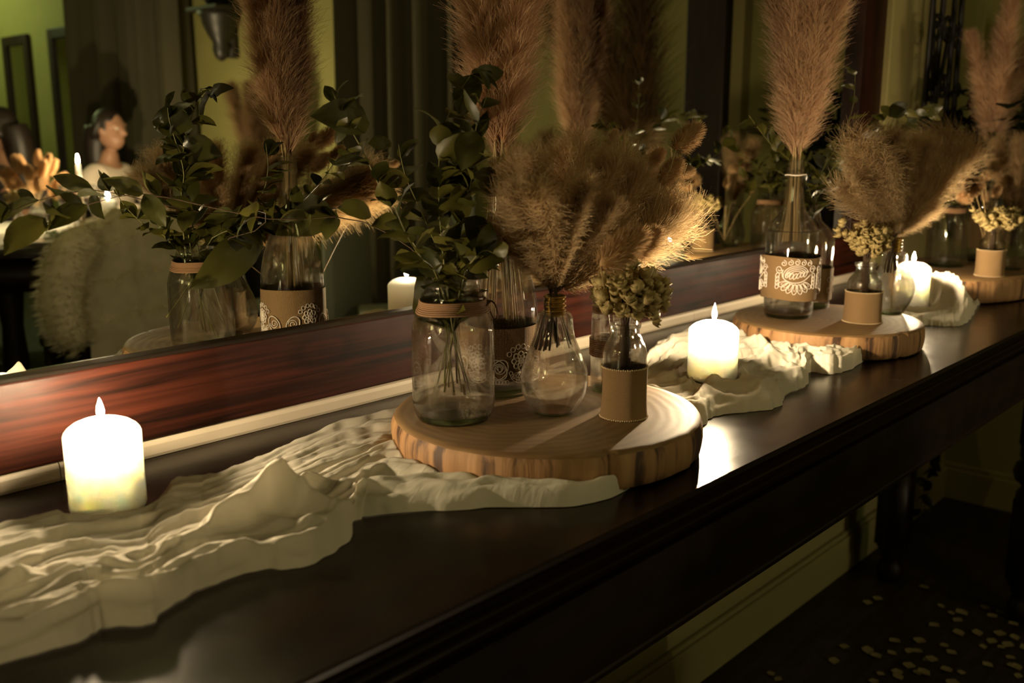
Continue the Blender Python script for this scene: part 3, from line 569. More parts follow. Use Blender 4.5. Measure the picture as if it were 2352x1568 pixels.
cloth('gauze_runner', 'crumpled ivory gauze cloth spreading from the left edge to under the nearest wood slice', DATA['A_top'], DATA['A_bot'], DATA['A_ridge'], 330, 120,
      [(C1, (.172, .172), .0006, .05), ((cl[0][0], cl[0][1]), (.038, .038), .0004, .9)], 3, 6, .0080, 1.45)
cloth('gauze_runner', 'ivory gauze cloth bunched like a nest around the middle candle', DATA['B_top'], DATA['B_bot'], DATA['B_ridge'], 200, 110,
      [(C2, (.156, .156), .0006, .05), ((cl[1][0], cl[1][1]), (.037, .037), .014, .3)], 5, 5, .009, 1.6, 2, 1.1)
cloth('gauze_runner', 'ivory gauze cloth heaped beside the farthest candle', DATA['C_top'], DATA['C_bot'], DATA['C_ridge'], 150, 100,
      [(C3, (.245, .160), .0006, .04), ((cl[2][0], cl[2][1]), (.037, .037), .009, .25)], 8, 4, .006, 1.0, 2, .8)

# ------------------------------------------------------------------ wood slices
def wood_slice(label, c, rx, ry, z0, th, seed, cracks):
    t = thing('wood_slice', label, 'wood slice', (c[0], c[1], z0))
    n = 180; A = np.linspace(0, 2 * np.pi, n, endpoint=False)
    base = 1 + .025 * sn(A, seed, 3) * .5
    groove = .010 * (vnoise(A * 14 + seed, 0 * A) - .5) + .008 * (vnoise(A * 34 + seed, 0 * A + 4) - .5)
    for a0, dep_, wd in cracks:
        d = np.abs((A - a0 + np.pi) % (2 * np.pi) - np.pi); base = base - dep_ * np.exp(-(d / wd) ** 2)
    rows = [(.0, .965), (.003, .99), (.012, 1.0), (th * .5, 1.004), (th - .010, 1.0), (th - .003, .985)]
    g = G(); v = []
    for k, (z, s) in enumerate(rows):
        rr = (base * s + groove * (1.0 if 0 < k < 5 else .5) * (1 + .5 * np.sin(A * 9 + k)))
        v += [(rx * q * math.cos(a), ry * q * math.sin(a), z) for q, a in zip(rr, A)]
    f = [(k * n + j, k * n + (j + 1) % n, (k + 1) * n + (j + 1) % n, (k + 1) * n + j) for k in range(5) for j in range(n)]
    g.add(v, f); g.obj('log_side', M_LOG, t)
    rows2 = [.986, .975, .93, .7, .35]
    v = []; f = []
    for k, s in enumerate(rows2):
        zz = th - .003 if k == 0 else (th - .0008 if k == 1 else th)
        rr = base * s + groove * (.5 if k == 0 else .25 if k == 1 else 0)
        if k > 2: rr = (1 + .0 * base) * s
        v += [(rx * q * math.cos(a), ry * q * math.sin(a), zz) for q, a in zip(rr, A)]
    f = [(k * n + j, k * n + (j + 1) % n, (k + 1) * n + (j + 1) % n, (k + 1) * n + j) for k in range(4) for j in range(n)]
    f.append(tuple(4 * n + j for j in range(n)))
    G().add(v, f).obj('sawn_face', M_GRAIN, t)
    return t
ZS = ZT + .0437
wood_slice('nearest round wood slice, cracked at the front, carrying the jar and bulb vase', C1, .178, .178, ZT + .0027, .041, 2, [(4.22, .045, .018)])
wood_slice('middle round wood slice with a dark split, carrying the white lace bottle', C2, .160, .160, ZT + .0027, .041, 9, [(4.42, .10, .018), (3.75, .02, .05)])
wood_slice('far round wood slice at the right edge, behind the gauze heap', C3, .262, .168, ZT + .0027, .051, 14, [(4.5, .03, .02)])

# ------------------------------------------------------------------ candles
def candle(label, c, h, fs):
    t = thing('pillar_candle', label, 'candle', c)
    r = .0352
    p = [(r - .004, 0), (r - .001, .0012), (r, .004), (r, h - .016), (r - .0010, h - .0130), (r - .0035, h - .0098), (r - .009, h - .0058), (r - .017, h - .0026), (.008, h - .0016), (.004, h - .0028), (0.0001, h - .003)]
    G().lathe(p, 48).obj('wax_body', M_WAX, t)
    G().tube([(0, 0, h - .0035), (.0003, 0, h), (.0010, .0004, h + .0035)], .0008, 6).obj('wick', M_SOOT, t)
    fl = [(.0002, h + .0005), (.0022, h + .002), (.0036, h + .0055), (.0039, h + .009), (.0032, h + .0145), (.0019, h + .020), (.0007, h + .0245), (.0001, h + .0265)]
    fl = [(q * (.6 + .4 * fs), h + (z - h) * fs) for q, z in fl]
    G().lathe(fl, 14).obj('flame', M_FLAME, t)
    return t
candle('lit ivory pillar candle at the left, nearest to the camera', cl[0], .0905, .72)
candle('lit ivory pillar candle standing in the middle gauze nest', cl[1], .0845, .9)
candle('lit ivory pillar candle behind the second bulb vase', cl[2], .0940, .75)
# ------------------------------------------------------------------ glass vessels
def shell(prof, wall=.0022, floor_=.005):
    """closed outer profile -> outer wall up, rim, inner wall down"""
    out = list(prof)
    zt = prof[-1][1]
    inn = [(max(r - wall, .0005), z if z > floor_ else floor_) for r, z in prof if z >= floor_ * .6]
    inn[-1] = (max(prof[-1][0] - wall, .0005), zt)
    return [(0.0003, 0.0)] + out + inn[::-1] + [(0.0003, floor_)]
def vessel(key, name, label, cat, wall=.0022, floor_=.006, base=True, at=None, prof=None):
    at = at or DATA[key]['at']; prof = [tuple(p) for p in (prof or DATA[key]['prof'])]
    t = thing(name, label, cat, at)
    ps = [tuple(p) for p in spline(prof, len(prof) * 3)]
    G().lathe(shell(ps, wall, floor_), 48, caps=False).obj('glass_body', M_GLASS, t)
    if base:
        r = prof[0][0]
        G().lathe([(.0003, .0012), (r * .93, .0012), (r * .97, .0028), (r * .9, floor_ - .0006), (.0003, floor_ - .0014)], 40, caps=False).obj('glass_base', M_GLASSG, t)
    return t
def at_r(key, z):
    p = DATA[key]['prof'] if isinstance(key, str) else key
    for a, b in zip(p, p[1:]):
        if min(a[1], b[1]) <= z <= max(a[1], b[1]) and a[1] != b[1]:
            u = (z - a[1]) / (b[1] - a[1]); return a[0] + u * (b[0] - a[0])
    return p[-1][0]
def wraps(t, r, z0, z1, n, m=M_TWINE, name='twine_wrap', rad=.0011, seed=0):
    pts = []; rr = random.Random(seed)
    R = r if callable(r) else (lambda z: r)
    for i in range(n * 28 + 1):
        a = 2 * math.pi * i / 28; z = z0 + (z1 - z0) * i / (n * 28) + .0006 * math.sin(3 * a + seed)
        q = R(z) + rad * .7 + .0003 * math.sin(7 * a)
        pts.append((q * math.cos(a), q * math.sin(a), z))
    return G().tube(pts, rad, 5).obj(name, m, t)
def band(t, r0, z0, r1, z1, name='burlap_band', hem=True, flare=.0, label=None, ruff=0.0, seed=1):
    """a cloth sleeve round a vessel, frayed edge beads along both hems"""
    n = 64; rows = 8; v = []; uv = []; f = []
    for k in range(rows + 1):
        u = k / rows; z = z0 + (z1 - z0) * u; r = r0 + (r1 - r0) * u + flare * (1 - u) ** 4
        for j in range(n + 1):
            a = 2 * math.pi * j / n
            q = r + .0004 * math.sin(a * 5 + seed) + ruff * math.sin(a * 3 + seed) * (1 - u)
            zz = z + ruff * 1.5 * math.sin(a * 2 + seed) * (1 if k in (0, rows) else 0)
            v.append((q * math.cos(a), q * math.sin(a), zz)); uv.append((j / n, z))
    S = n + 1
    f = [(k * S + j, k * S + j + 1, (k + 1) * S + j + 1, (k + 1) * S + j) for k in range(rows) for j in range(n)]
    b = link(name, mesh(name, v, f, M_BURLAP, True, uv), t)
    if hem:
        for rr, zz in ((r0 + flare, z0), (r1, z1)):
            g = G(); k = int(2 * math.pi * rr / .0024)
            for j in range(k):
                a = 2 * math.pi * j / k
                g.ball((rr * math.cos(a), rr * math.sin(a), zz + .0003 * (j % 2)), (.0011, .0011, .0010), 6, 4)
            h = g.obj('hem', M_HEM, b); h['kind'] = 'stuff'
    return b
def lace(t, r, segs, name='lace_motif', rad=.00055, m=M_LACE):
    """segs: polylines in (arc length, height) laid on a cylinder of radius r"""
    g = G()
    for s in segs:
        rd = rad
        if isinstance(s, tuple): s, rd = s
        g.tube([((r + rd) * math.cos(a / r), (r + rd) * math.sin(a / r), z) for a, z in s], rd, 5)
    return g.obj(name, m, t)
def circ(cx, cy, rx, ry=None, a0=0, a1=2 * math.pi, n=18, rot=0):
    ry = ry or rx; out = []
    for i in range(n + 1):
        a = a0 + (a1 - a0) * i / n; x = rx * math.cos(a); y = ry * math.sin(a)
        out.append((cx + x * math.cos(rot) - y * math.sin(rot), cy + x * math.sin(rot) + y * math.cos(rot)))
    return out
def scroll(cx, cy, r, turn=1.4, a0=0, sgn=1, n=26):
    return [(cx + r * (1 - .75 * i / n) * math.cos(a0 + sgn * turn * 2 * math.pi * i / n), cy + r * (1 - .75 * i / n) * math.sin(a0 + sgn * turn * 2 * math.pi * i / n)) for i in range(n + 1)]
def petal_loop(cx, cy, ang, L, w):
    return [(cx + math.cos(ang) * L * u - math.sin(ang) * w * math.sin(2 * math.pi * u2) , cy + math.sin(ang) * L * u + math.cos(ang) * w * math.sin(2 * math.pi * u2))
            for u, u2 in [(.5 - .5 * math.cos(2 * math.pi * k / 20), k / 20) for k in range(21)]]

# --- slice one
jar1 = vessel('jar1', 'preserving_jar', 'large clear preserving jar with a twine-tied neck at the left of the nearest slice', 'jar', .0025, .009)
k1 = DATA['jar1']['prof']
wraps(jar1, lambda z: at_r('jar1', z), .1205, .1345, 7, seed=2, rad=.0013)
# bow of twine on the jar's right side
g = G(); a = -.32; r = at_r('jar1', .128) + .004
ex, ey = math.cos(a), math.sin(a); px_, py_ = -ey, ex
def bow(pts): return [(ex * (r + d) + px_ * s, ey * (r + d) + py_ * s, z) for s, z, d in pts]
g.tube(spline(bow([(0, .130, 0), (.012, .126, .006), (.016, .112, .008), (.008, .106, .007), (.002, .118, .004), (0, .130, .001)]), 24), .0010, 5)
g.tube(spline(bow([(0, .130, 0), (-.012, .128, .005), (-.017, .115, .007), (-.009, .110, .006), (0, .130, .001)]), 24), .0010, 5)
g.tube(spline(bow([(0, .130, .001), (.003, .105, .004), (.010, .082, .003), (.014, .067, .004)]), 20), .0009, 5)
g.tube(spline(bow([(0, .130, .001), (-.002, .108, .004), (.004, .088, .003), (.012, .064, .004)]), 20), .0009, 5)
g.ball(bow([(0, .130, .001)])[0], .0024, 8, 5)
g.obj('twine_bow', M_TWINE, jar1)

def bulb_vase(key, capkey, label):
    t = vessel(key, 'bulb_vase', label, 'vase', .0016, .004, base=True)
    (ra, za), (rb, zb) = DATA[capkey]['prof']
    n = 60; p = []
    for i in range(n + 1):
        u = i / n; p.append((ra - .0006 + .0011 * math.sin(u * 2 * math.pi * 4.5), za - .001 + (zb - za) * u))
    p += [(ra - .002, zb), (ra - .003, zb - .001), (ra - .0032, za)]
    G().lathe(p, 40, caps=False).obj('screw_cap', M_BRASS, t)
    return t
bulb_vase('bulb1', 'cap1', 'light-bulb shaped glass vase with brass screw neck on the nearest slice')
bb = vessel('burlap1', 'small_bottle', 'small glass bottle in a burlap sleeve at the front of the nearest slice', 'bottle', .0018, .005, base=False)
(r0, z0), (r1, z1) = DATA['burlapband1']['prof']
band(bb, r0 - .002, .0012, r1, z1, flare=.0022)
tall = vessel('tall1', 'straight_jar', 'straight clear jar with two twine wraps behind the burlap bottle', 'jar', .0018, .005)
rt = max(p[0] for p in DATA['tall1']['prof'])
wraps(tall, rt, .045, .066, 9, M_TWINE, seed=3)
wraps(tall, lambda z: at_r('tall1', z), .099, .107, 4, M_TWINE, seed=4)
bot1 = vessel('bottle1', 'tall_bottle', 'tall clear bottle with floral lace burlap label behind the preserving jar', 'bottle', .0025, .010)
rb = max(p[0] for p in DATA['bottle1']['prof'])
band(bot1, rb + .0012, .022, rb + .0008, .086, seed=3, ruff=.0006, hem=False)
def flower_motif(a0):
    s = []
    for k in range(8): s.append((petal_loop(a0, .046, k * math.pi / 4, .0115, .0038), .0009))
    s.append((circ(a0, .046, .003), .0010))
    for k in range(3): s.append(circ(a0, .030, .006 + .0035 * k, .005 + .003 * k, math.pi, 2 * math.pi))
    for k in range(-3, 4): s.append(([(a0, .033), (a0 + .013 * math.sin(k * .42), .033 - .011 * math.cos(k * .42))], .0004))
    for k in range(-3, 4): s.append(circ(a0 + k * .0042, .0235 - .0 * k + .0009 * k * k, .0022, .0022))
    for k in range(6): s.append((circ(a0 + .0165 * math.cos(.5 + k * .43), .047 + .0165 * math.sin(.5 + k * .43), .0028), .0006))
    for sg in (-1, 1):
        s.append((circ(a0 + sg * .026, .036, .009, .013, 0, 2 * math.pi, rot=sg * .5), .0008))
        s.append((scroll(a0 + sg * .026, .037, .007, 1.6, 0, sg), .0006))
        for k in range(5): s.append(circ(a0 + sg * (.020 + .004 * k), .0205, .0024))
    return s
lm = []
for a0 in (-.092, -.005, .084, .165): lm += flower_motif(a0)
lace(bot1, rb + .0016, lm)

# --- slice two
bot2 = vessel('bottle2a', 'tall_bottle', 'tall clear bottle with white paisley lace over burlap on the middle slice', 'bottle', .0022, .008)
r2 = DATA['bottle2a']['prof'][3][0] + .0025
band(bot2, r2 + .0005, .034, r2 + .0030, .108, hem=False, ruff=.0012, seed=2)
def paisley(a0):
    s = []; T = .0008
    for k in range(5): s.append((scroll(a0 - .022 + .011 * k, .101 - .0012 * abs(k - 2), .0052, 1.3, math.pi * .5, -1), T))
    for k in range(4): s.append((circ(a0, .078, .022 - .0035 * k, .017 - .003 * k, .2, math.pi * 1.05, rot=.1), T))
    for k in range(7):
        a = -2.75 + .36 * k
        s.append((petal_loop(a0 + .010 * math.cos(a) * 1.5, .069 + .006 * math.sin(a), a, .0175, .0042), T)); s.append((petal_loop(a0 + .010 * math.cos(a) * 1.5, .069 + .006 * math.sin(a), a, .012, .0020), .0005))
    for k in range(6):
        s.append((petal_loop(a0 - .017 + .006 * k, .074 - .0022 * math.sin(k), 1.1, .011, .0022), T))
    s.append((spline([(a0 - .024, .088), (a0 - .022, .074), (a0 - .008, .066), (a0 + .010, .068), (a0 + .026, .080)], 20), .001))
    for sg in (-1, 1):
        s.append((scroll(a0 + sg * .029, .088, .007, 1.5, 0, sg), T))
        for k in range(4): s.append((petal_loop(a0 + sg * .030, .082 - .006 * k, -1.2 * sg + (math.pi if sg < 0 else 0), .010, .003), T))
    return s
lm = []
for k in range(4): lm += paisley(-.124 + .076 * k)
lace(bot2, r2 + .0036, lm)
wraps(bot2, lambda z: at_r('bottle2a', z) + .0005, .2445, .2465, 1, M_LACE, 'neck_ring', .0012)
b2b = vessel('bottle2b', 'round_shouldered_bottle', 'shorter clear bottle with a burlap label behind the paisley lace bottle', 'bottle', .002, .008)
r3 = DATA['bottle2b']['prof'][1][0] + .0026
band(b2b, r3, .016, r3 + .001, .075, hem=False, seed=5)
lm = []
for k in range(10): lm += [petal_loop(-.12 + .024 * k, .030, math.pi / 2, .010, .004), petal_loop(-.12 + .024 * k, .050, math.pi / 2, .009, .004)]
lace(b2b, r3 + .0006, lm)
bb = vessel('burlap2', 'small_bottle', 'small glass bottle in a burlap sleeve on the middle slice', 'bottle', .0018, .005, base=False)
(r0, z0), (r1, z1) = DATA['burlapband2']['prof']
band(bb, r0 - .001, .0012, r1 + .001, z1, flare=.002, seed=4)
bulb_vase('bulb2', 'cap2', 'light-bulb shaped glass vase in front of the farthest candle')
# --- slice three
jar3 = vessel('jar3', 'preserving_jar', 'clear preserving jar with twine neck on the far slice by the frame edge', 'jar', .0025, .008)
wraps(jar3, lambda z: at_r('jar3', z), .126, .137, 5, seed=5, rad=.0013)
bb = vessel('burlap3', 'small_bottle', 'small glass bottle in a burlap sleeve on the far slice', 'bottle', .0018, .005, base=False)
(r0, z0), (r1, z1) = DATA['burlapband3']['prof']
band(bb, r0 - .001, .0012, r1 + .001, z1, flare=.001, seed=6)
b3at = DATA['b3']
bot3 = vessel('bottle2a', 'tall_bottle', 'tall clear bottle at the back of the far slice holding pampas', 'bottle', .0022, .008, at=b3at)
band(bot3, r2 + .0005, .034, r2 + .0030, .108, hem=False, ruff=.0012, seed=7)
bl3 = vessel('bulb1', 'bulb_vase', 'light-bulb shaped glass vase on the far slice at the frame edge', 'vase', .0016, .004, at=(2.44, .655, ZT + .0537))

# ------------------------------------------------------------------ dried grasses
def plume(name, n, L0, L1, hl, ang, droop, curl, width, seed, m, bend=0.0, segs=4, prof=None):
    r = np.random.default_rng(seed)
    t = r.random(n) ** .85
    z = L0 + (L1 - L0) * t
    phi = r.random(n) * 2 * np.pi
    a = ang * (1.0 - .45 * t) * (.55 + .9 * r.random(n))
    ln = hl * (.6 + .7 * r.random(n)) * (np.interp(t, *prof) if prof else (np.sin(np.pi * (.12 + .80 * t)) * .85 + .15))
    rad = np.stack([np.cos(phi), np.sin(phi), 0 * phi], 1); up = np.array([0, 0, 1.])
    base = np.stack([bend * ((z - L0) / (L1 - L0)) ** 2 + .0012 * np.cos(phi), .0012 * np.sin(phi), z], 1)
    d = rad * np.sin(a)[:, None] + up * np.cos(a)[:, None]
    side = np.cross(d, r.normal(size=(n, 3))); side /= np.linalg.norm(side, axis=1)[:, None]
    cp = r.random(n) * 6.28; cax = np.cross(d, side)
    V = np.empty((n, segs + 1, 2, 3))
    for k in range(segs + 1):
        u = k / segs
        p = base + d * (ln * u)[:, None] + (rad * .8 - up * .45) * (droop * ln * u * u)[:, None]
        w_ = (curl * ln * u)[:, None]
        p = p + w_ * (side * np.sin(cp + u * 5)[:, None] + cax * np.cos(cp + u * 5)[:, None])
        wd = width * (1 - .75 * u)
        V[:, k, 0] = p - side * wd; V[:, k, 1] = p + side * wd
    v = V.reshape(-1, 3); S = (segs + 1) * 2
    o = (np.arange(n) * S)[:, None]
    fs = np.concatenate([np.stack([o[:, 0] + 2 * k, o[:, 0] + 2 * k + 1, o[:, 0] + 2 * k + 3, o[:, 0] + 2 * k + 2], 1) for k in range(segs)])
    me = bpy.data.meshes.new(name)
    me.vertices.add(len(v)); me.vertices.foreach_set('co', v.astype(np.float32).ravel())
    me.loops.add(fs.size); me.loops.foreach_set('vertex_index', fs.astype(np.int32).ravel())
    me.polygons.add(len(fs)); me.polygons.foreach_set('loop_start', np.arange(0, fs.size, 4, dtype=np.int32))
    me.update(calc_edges=True); me.materials.append(m)
    return me
PAMP = [plume('plumage', 5200, .002 + .02 * k, .31 + .025 * k, .058, .34, .32, .10, .00042, 20 + k, M_PAMPAS, bend=.016 * (k - 1), prof=([0, .1, .5, .85, 1], [.85, 1, .95, .8, .4])) for k in range(3)]
FEATH = [plume('plumage', 3200, .012, .185, .050, .24, .40, .20, .00046, 40 + k, M_FEATHER, bend=.016 * (k - 1), segs=5, prof=([0, .15, .4, .8, 1], [.22, .42, .78, 1, .75])) for k in range(3)]
DARKP = plume('plumage', 2600, .02, .50, .12, .45, .25, .05, .0010, 61, M_DARKPAMPAS, prof=([0, .1, .5, .85, 1], [.55, .8, 1, .8, .35]))

def aim(p, d, roll=0.0):
    q = Vector(d).normalized().to_track_quat('Z', 'Y') @ Quaternion((0, 0, 1), roll)
    return Matrix.Translation(p) @ q.to_matrix().to_4x4()
def grass(name, label, cat, group, p, d, me, stem_lo, stem_hi, rs=.0011, scale=1.0, m=M_STEM, roll=None):
    t = thing(name, label, cat, p, group=group)
    mw = aim((0, 0, 0), d, random.random() * 6.28 if roll is None else roll)
    dv = Vector(d).normalized(); k = min(.022, .5 * -stem_lo * math.hypot(dv.x, dv.y)); hz = Vector((-dv.x, -dv.y, 0)); hz = hz.normalized() * k if hz.length > 1e-6 else hz
    pts = spline([tuple(hz + Vector((0, 0, stem_lo))), tuple(hz * .35 + Vector((0, 0, stem_lo * .4))), (0, 0, 0), tuple(dv * stem_hi * .5), tuple(dv * stem_hi)], 12)
    G().tube(pts, [rs * (1.2 - .7 * i / 11) for i in range(12)], 5).obj('stem', m, t)
    o = link('plumage', me, t, mw=mw @ Matrix.Scale(scale, 4)); o['kind'] = 'stuff'
    return t
def bundle(neck, dirs, label, group, below, spread=.006):
    for i, (x, y, s) in enumerate(dirs):
        a = 2.4 * i; p = (neck[0] + spread * math.cos(a), neck[1] + spread * math.sin(a), neck[2])
        grass('pampas_plume', label, 'pampas grass', group, p, (x, y, 1), PAMP[i % 3], -below, .28, .0016, s)
bundle(DATA['pamp1'], [(-.12, .10, 1), (.02, -.02, 1), (-.06, .10, 1.02), (.13, -.13, 1), (-.15, .0, .95), (.05, .10, 1), (.15, -.04, .95), (-.02, -.15, .9)],
       'dusty pink pampas plume in the tall bottle behind the preserving jar', 'pampas plumes behind the preserving jar', .20)
bundle(DATA['pamp2'], [(-.13, .12, 1), (.01, -.01, 1), (-.06, -.06, 1.02), (.13, -.14, 1), (-.10, .03, .95), (.08, .08, 1), (.14, -.02, .95)],
       'dusty pink pampas plume in the white paisley lace bottle', 'pampas plumes in the paisley lace bottle', .14)
nb3 = (b3at[0], b3at[1], b3at[2] + .268)
bundle(nb3, [(-.20, .16, .9), (.03, .0, .85), (-.10, -.02, 1.0), (.24, -.24, .95), (.16, .02, .8)],
       'dusty pink pampas plume in the bottle on the far slice', 'pampas plumes on the far slice', .14, .008)

def fan(pts, below, label, group, sc=1.0):
    n0 = Vector(pts[0])
    for i, q in enumerate(pts[1:]):
        v = Vector(q) - n0; L = v.length
        side = Vector((0.67, -0.74, 0)); sg = v.dot(side)
        p = n0 + Vector((.004 * math.cos(i * 2.1), .004 * math.sin(i * 2.1), 0))
        grass('feather_grass', label, 'dried grass', group, p, v, FEATH[i % 3], -below, L * .85, .0010, L / .218 * sc, m=M_DSTEM)
fan(DATA['fan1'], .062, 'feathery straw-coloured grass plume fanning out of the nearest bulb vase', 'feather grass in the nearest bulb vase')
fan(DATA['fan2'], .06, 'feathery straw-coloured grass plume in the bulb vase on the middle slice', 'feather grass in the second bulb vase')
F3 = [[2.44, .655, ZT + .0537 + .115]] + [[2.44 + dx, .655 + dy, ZT + .0537 + .115 + dz] for dx, dy, dz in ((-.05, .05, .15), (0, .06, .19), (.03, -.03, .19), (.08, -.02, .16), (-.02, .0, .2))]
fan(F3, .06, 'feathery reddish grass plume in the bulb vase at the right frame edge', 'feather grass in the far bulb vase')

# bunny tails
def bunny_mesh(n, seed):
    r = np.random.default_rng(seed)
    me = plume('fluff', n, -.46, .44, .16, .9, .1, .05, .0085, seed, M_BUNNY, segs=2, prof=([0, 1], [1, 1]))
    # push fluff roots out to an egg-shaped core
    co = np.empty(len(me.vertices) * 3, np.float32); me.vertices.foreach_get('co', co); co = co.reshape(-1, 3, 2, 3)
    z = co[:, 0, 0, 2]; rad = .17 * np.sqrt(np.clip(1 - ((z + .06) / .5) ** 2, 0.02, 1))
    dirv = co[:, 0, :, :2].mean(1); dirv /= np.linalg.norm(dirv, axis=1)[:, None] + 1e-9
    co[..., 0] += (dirv[:, 0] * rad)[:, None, None]; co[..., 1] += (dirv[:, 1] * rad)[:, None, None]
    me.vertices.foreach_set('co', co.reshape(-1)); me.update()
    return me
BUN = bunny_mesh(1500, 5)
_g = G().ball((0, 0, -.02), (.17, .17, .47), 14, 10); BUNCORE = _g.mesh('seed_head', M_BUNNY)
def bunny(root, base, tip, label, group, fat=1.0):
    b = Vector(base); t_ = Vector(tip); L = (t_ - b).length
    t = thing('bunny_tail', label, 'dried grass', base, group=group)
    mw = aim(tuple((t_ - b) / 2), t_ - b)
    S = Matrix.Diagonal((L * fat, L * fat, L, 1))
    c = link('seed_head', BUNCORE, t, mw=mw @ S)
    o = link('fluff', BUN, c); o['kind'] = 'stuff'
    r = Vector(root) - b
    pts = spline([tuple(r), tuple(r * .5 + Vector((0, 0, .012))), (0, 0, 0)], 10)
    G().tube(pts, .0007, 5).obj('stem', M_STEM, t)
for i, (r_, b_, t_) in enumerate(DATA['bun1']):
    bunny(r_, b_, t_, ['pale bunny tail reaching highest right above the reflected candle', 'round pale bunny tail beside the feather fan, facing the camera', 'bunny tail leaning right just below the highest one',
                       'small dark bunny tail beside the reflected candle', 'large dark bunny tail above the yellow dried flowers', 'pale bunny tail poking from the top of the feather fan',
                       'thin bunny tail lying level right of the feather fan'][i], 'bunny tails on the nearest slice', .85 if i == 4 else 1.0)
for r_, b_, t_ in DATA['bun3']:
    bunny(r_, b_, t_, 'pale pinkish bunny tail above the small burlap bottle on the far slice', 'bunny tails on the far slice', 1.1)

# dried yellow flower bunches
def bud_mesh(seed, open_):
    r = np.random.default_rng(seed); n = 12; rows = [(.10, -.62), (.40, -.5), (.60, -.18), (.62 + .08 * open_, .15), (.50 + .28 * open_, .50), (.30 + .2 * open_, .30), (.0001, .05)]
    v = []; j_ = .12 * r.normal(size=n)
    for k, (q, z) in enumerate(rows):
        for j in range(n):
            a = 2 * math.pi * j / n; pet = (.16 if j % 2 else -.10) * (1 if k in (3, 4) else 0)
            qq = q * (1 + pet * .6 + j_[j] * .5); v.append((qq * math.cos(a), qq * math.sin(a), z + pet * (1 if k == 4 else .3) + j_[j] * .5 * (k > 1)))
    f = [(k * n + j, k * n + (j + 1) % n, (k + 1) * n + (j + 1) % n, (k + 1) * n + j) for k in range(len(rows) - 1) for j in range(n)]
    return mesh('bud', v, f, M_BUD)
BUD = [bud_mesh(1, 1.0), bud_mesh(2, .2), bud_mesh(3, .6)]
def bunch(label, mouth, ctr, radii, n, size, seed, stray=()):
    t = thing('dried_flower_bunch', label, 'dried flowers', mouth)
    r = np.random.default_rng(seed); m0 = Vector(mouth); g = G(); c = Vector(ctr)
    pts = []
    for i in range(n):
        d = r.normal(size=3); d /= np.linalg.norm(d); q = c + Vector(d * np.array(radii) * (.45 + .6 * r.random()))
        pts.append(q)
    pts += [Vector(s) for s in stray]
    for i, q in enumerate(pts):
        d = (q - m0).normalized() + Vector(r.normal(size=3) * .45)
        s = size * (.8 + .5 * r.random())
        link('bud', BUD[int(r.integers(3))], t, mw=aim(q - m0, d) @ Matrix.Scale(s, 4))
        if i % 2 == 0:
            a = r.random() * 6.28
            st = Vector((.006 * math.cos(a), .006 * math.sin(a), -.05)); mid = Vector((.004 * math.cos(a), .004 * math.sin(a), .004))
            g.tube(spline([tuple(st), tuple(mid), tuple(mid.lerp(q - m0, .5) + Vector((0, 0, .006))), tuple(q - m0)], 8), .00055, 4)
    o = g.obj('stems', M_DSTEM, t); o['kind'] = 'stuff'
    return t
SD = Vector((0.67, -0.74, 0))
def off(p, a, z, d=0): return tuple(Vector(p) + SD * a + Vector((.74, .67, 0)) * d + Vector((0, 0, z)))
p = DATA['burlap1']['at']; mth = (p[0], p[1], p[2] + .104)
bunch('bunch of small yellow dried flowers in the burlap bottle on the nearest slice', mth, off(mth, .001, .040, .0), (.036, .036, .029), 210, .0088, 3,
      [off(mth, .044, .038), off(mth, .041, .022), off(mth, .034, .004), off(mth, .040, .030), off(mth, .043, .048), off(mth, .030, .012)])
p = DATA['burlap2']['at']; mth = (p[0], p[1], p[2] + .099)
bunch('bunch of small yellow dried flowers in the burlap bottle on the middle slice', mth, off(mth, .002, .042, .0), (.034, .034, .028), 170, .0080, 4,
      [off(mth, -.045, .072), off(mth, -.046, .066), off(mth, -.040, .052), off(mth, -.05, .05), off(mth, -.052, .058)])
p = DATA['burlap3']['at']; mth = (p[0], p[1], p[2] + .100)
bunch('bunch of small pale dried flowers in the burlap bottle on the far slice', mth, off(mth, .006, .028, .0), (.052, .045, .022), 110, .0105, 5, [off(mth, -.05, .045), off(mth, .06, .02)])

# ------------------------------------------------------------------ eucalyptus
def leaf_mesh(seed, wid, fold, arch, tipw):
    v = []; f = []; n = 7
    for k in range(n):
        u = k / (n - 1)
        w_ = wid * (math.sin(math.pi * u ** .85) ** .8 * (1 - tipw * u) if 0 < u < 1 else 0.004)
        z = arch * math.sin(u * 2.4) - arch * 1.2 * u * u
        for j, s in enumerate((-1, -.5, 0, .5, 1)):
            v.append((s * w_, u, z + fold * abs(s) * w_ + .02 * math.sin(9 * u + 4 * s + seed) * w_ * 4))
    f = [(k * 5 + j, k * 5 + j + 1, (k + 1) * 5 + j + 1, (k + 1) * 5 + j) for k in range(n - 1) for j in range(4)]
    return mesh('leaf', v, f, M_LEAF)
LEAF = [leaf_mesh(1, .36, .25, .10, .1), leaf_mesh(2, .30, .40, -.08, .25), leaf_mesh(3, .40, .10, .16, .0), leaf_mesh(4, .26, .3, .12, .35)]
IVYLEAF = LEAF[1].copy(); IVYLEAF.materials.clear(); IVYLEAF.materials.append(M_IVY)
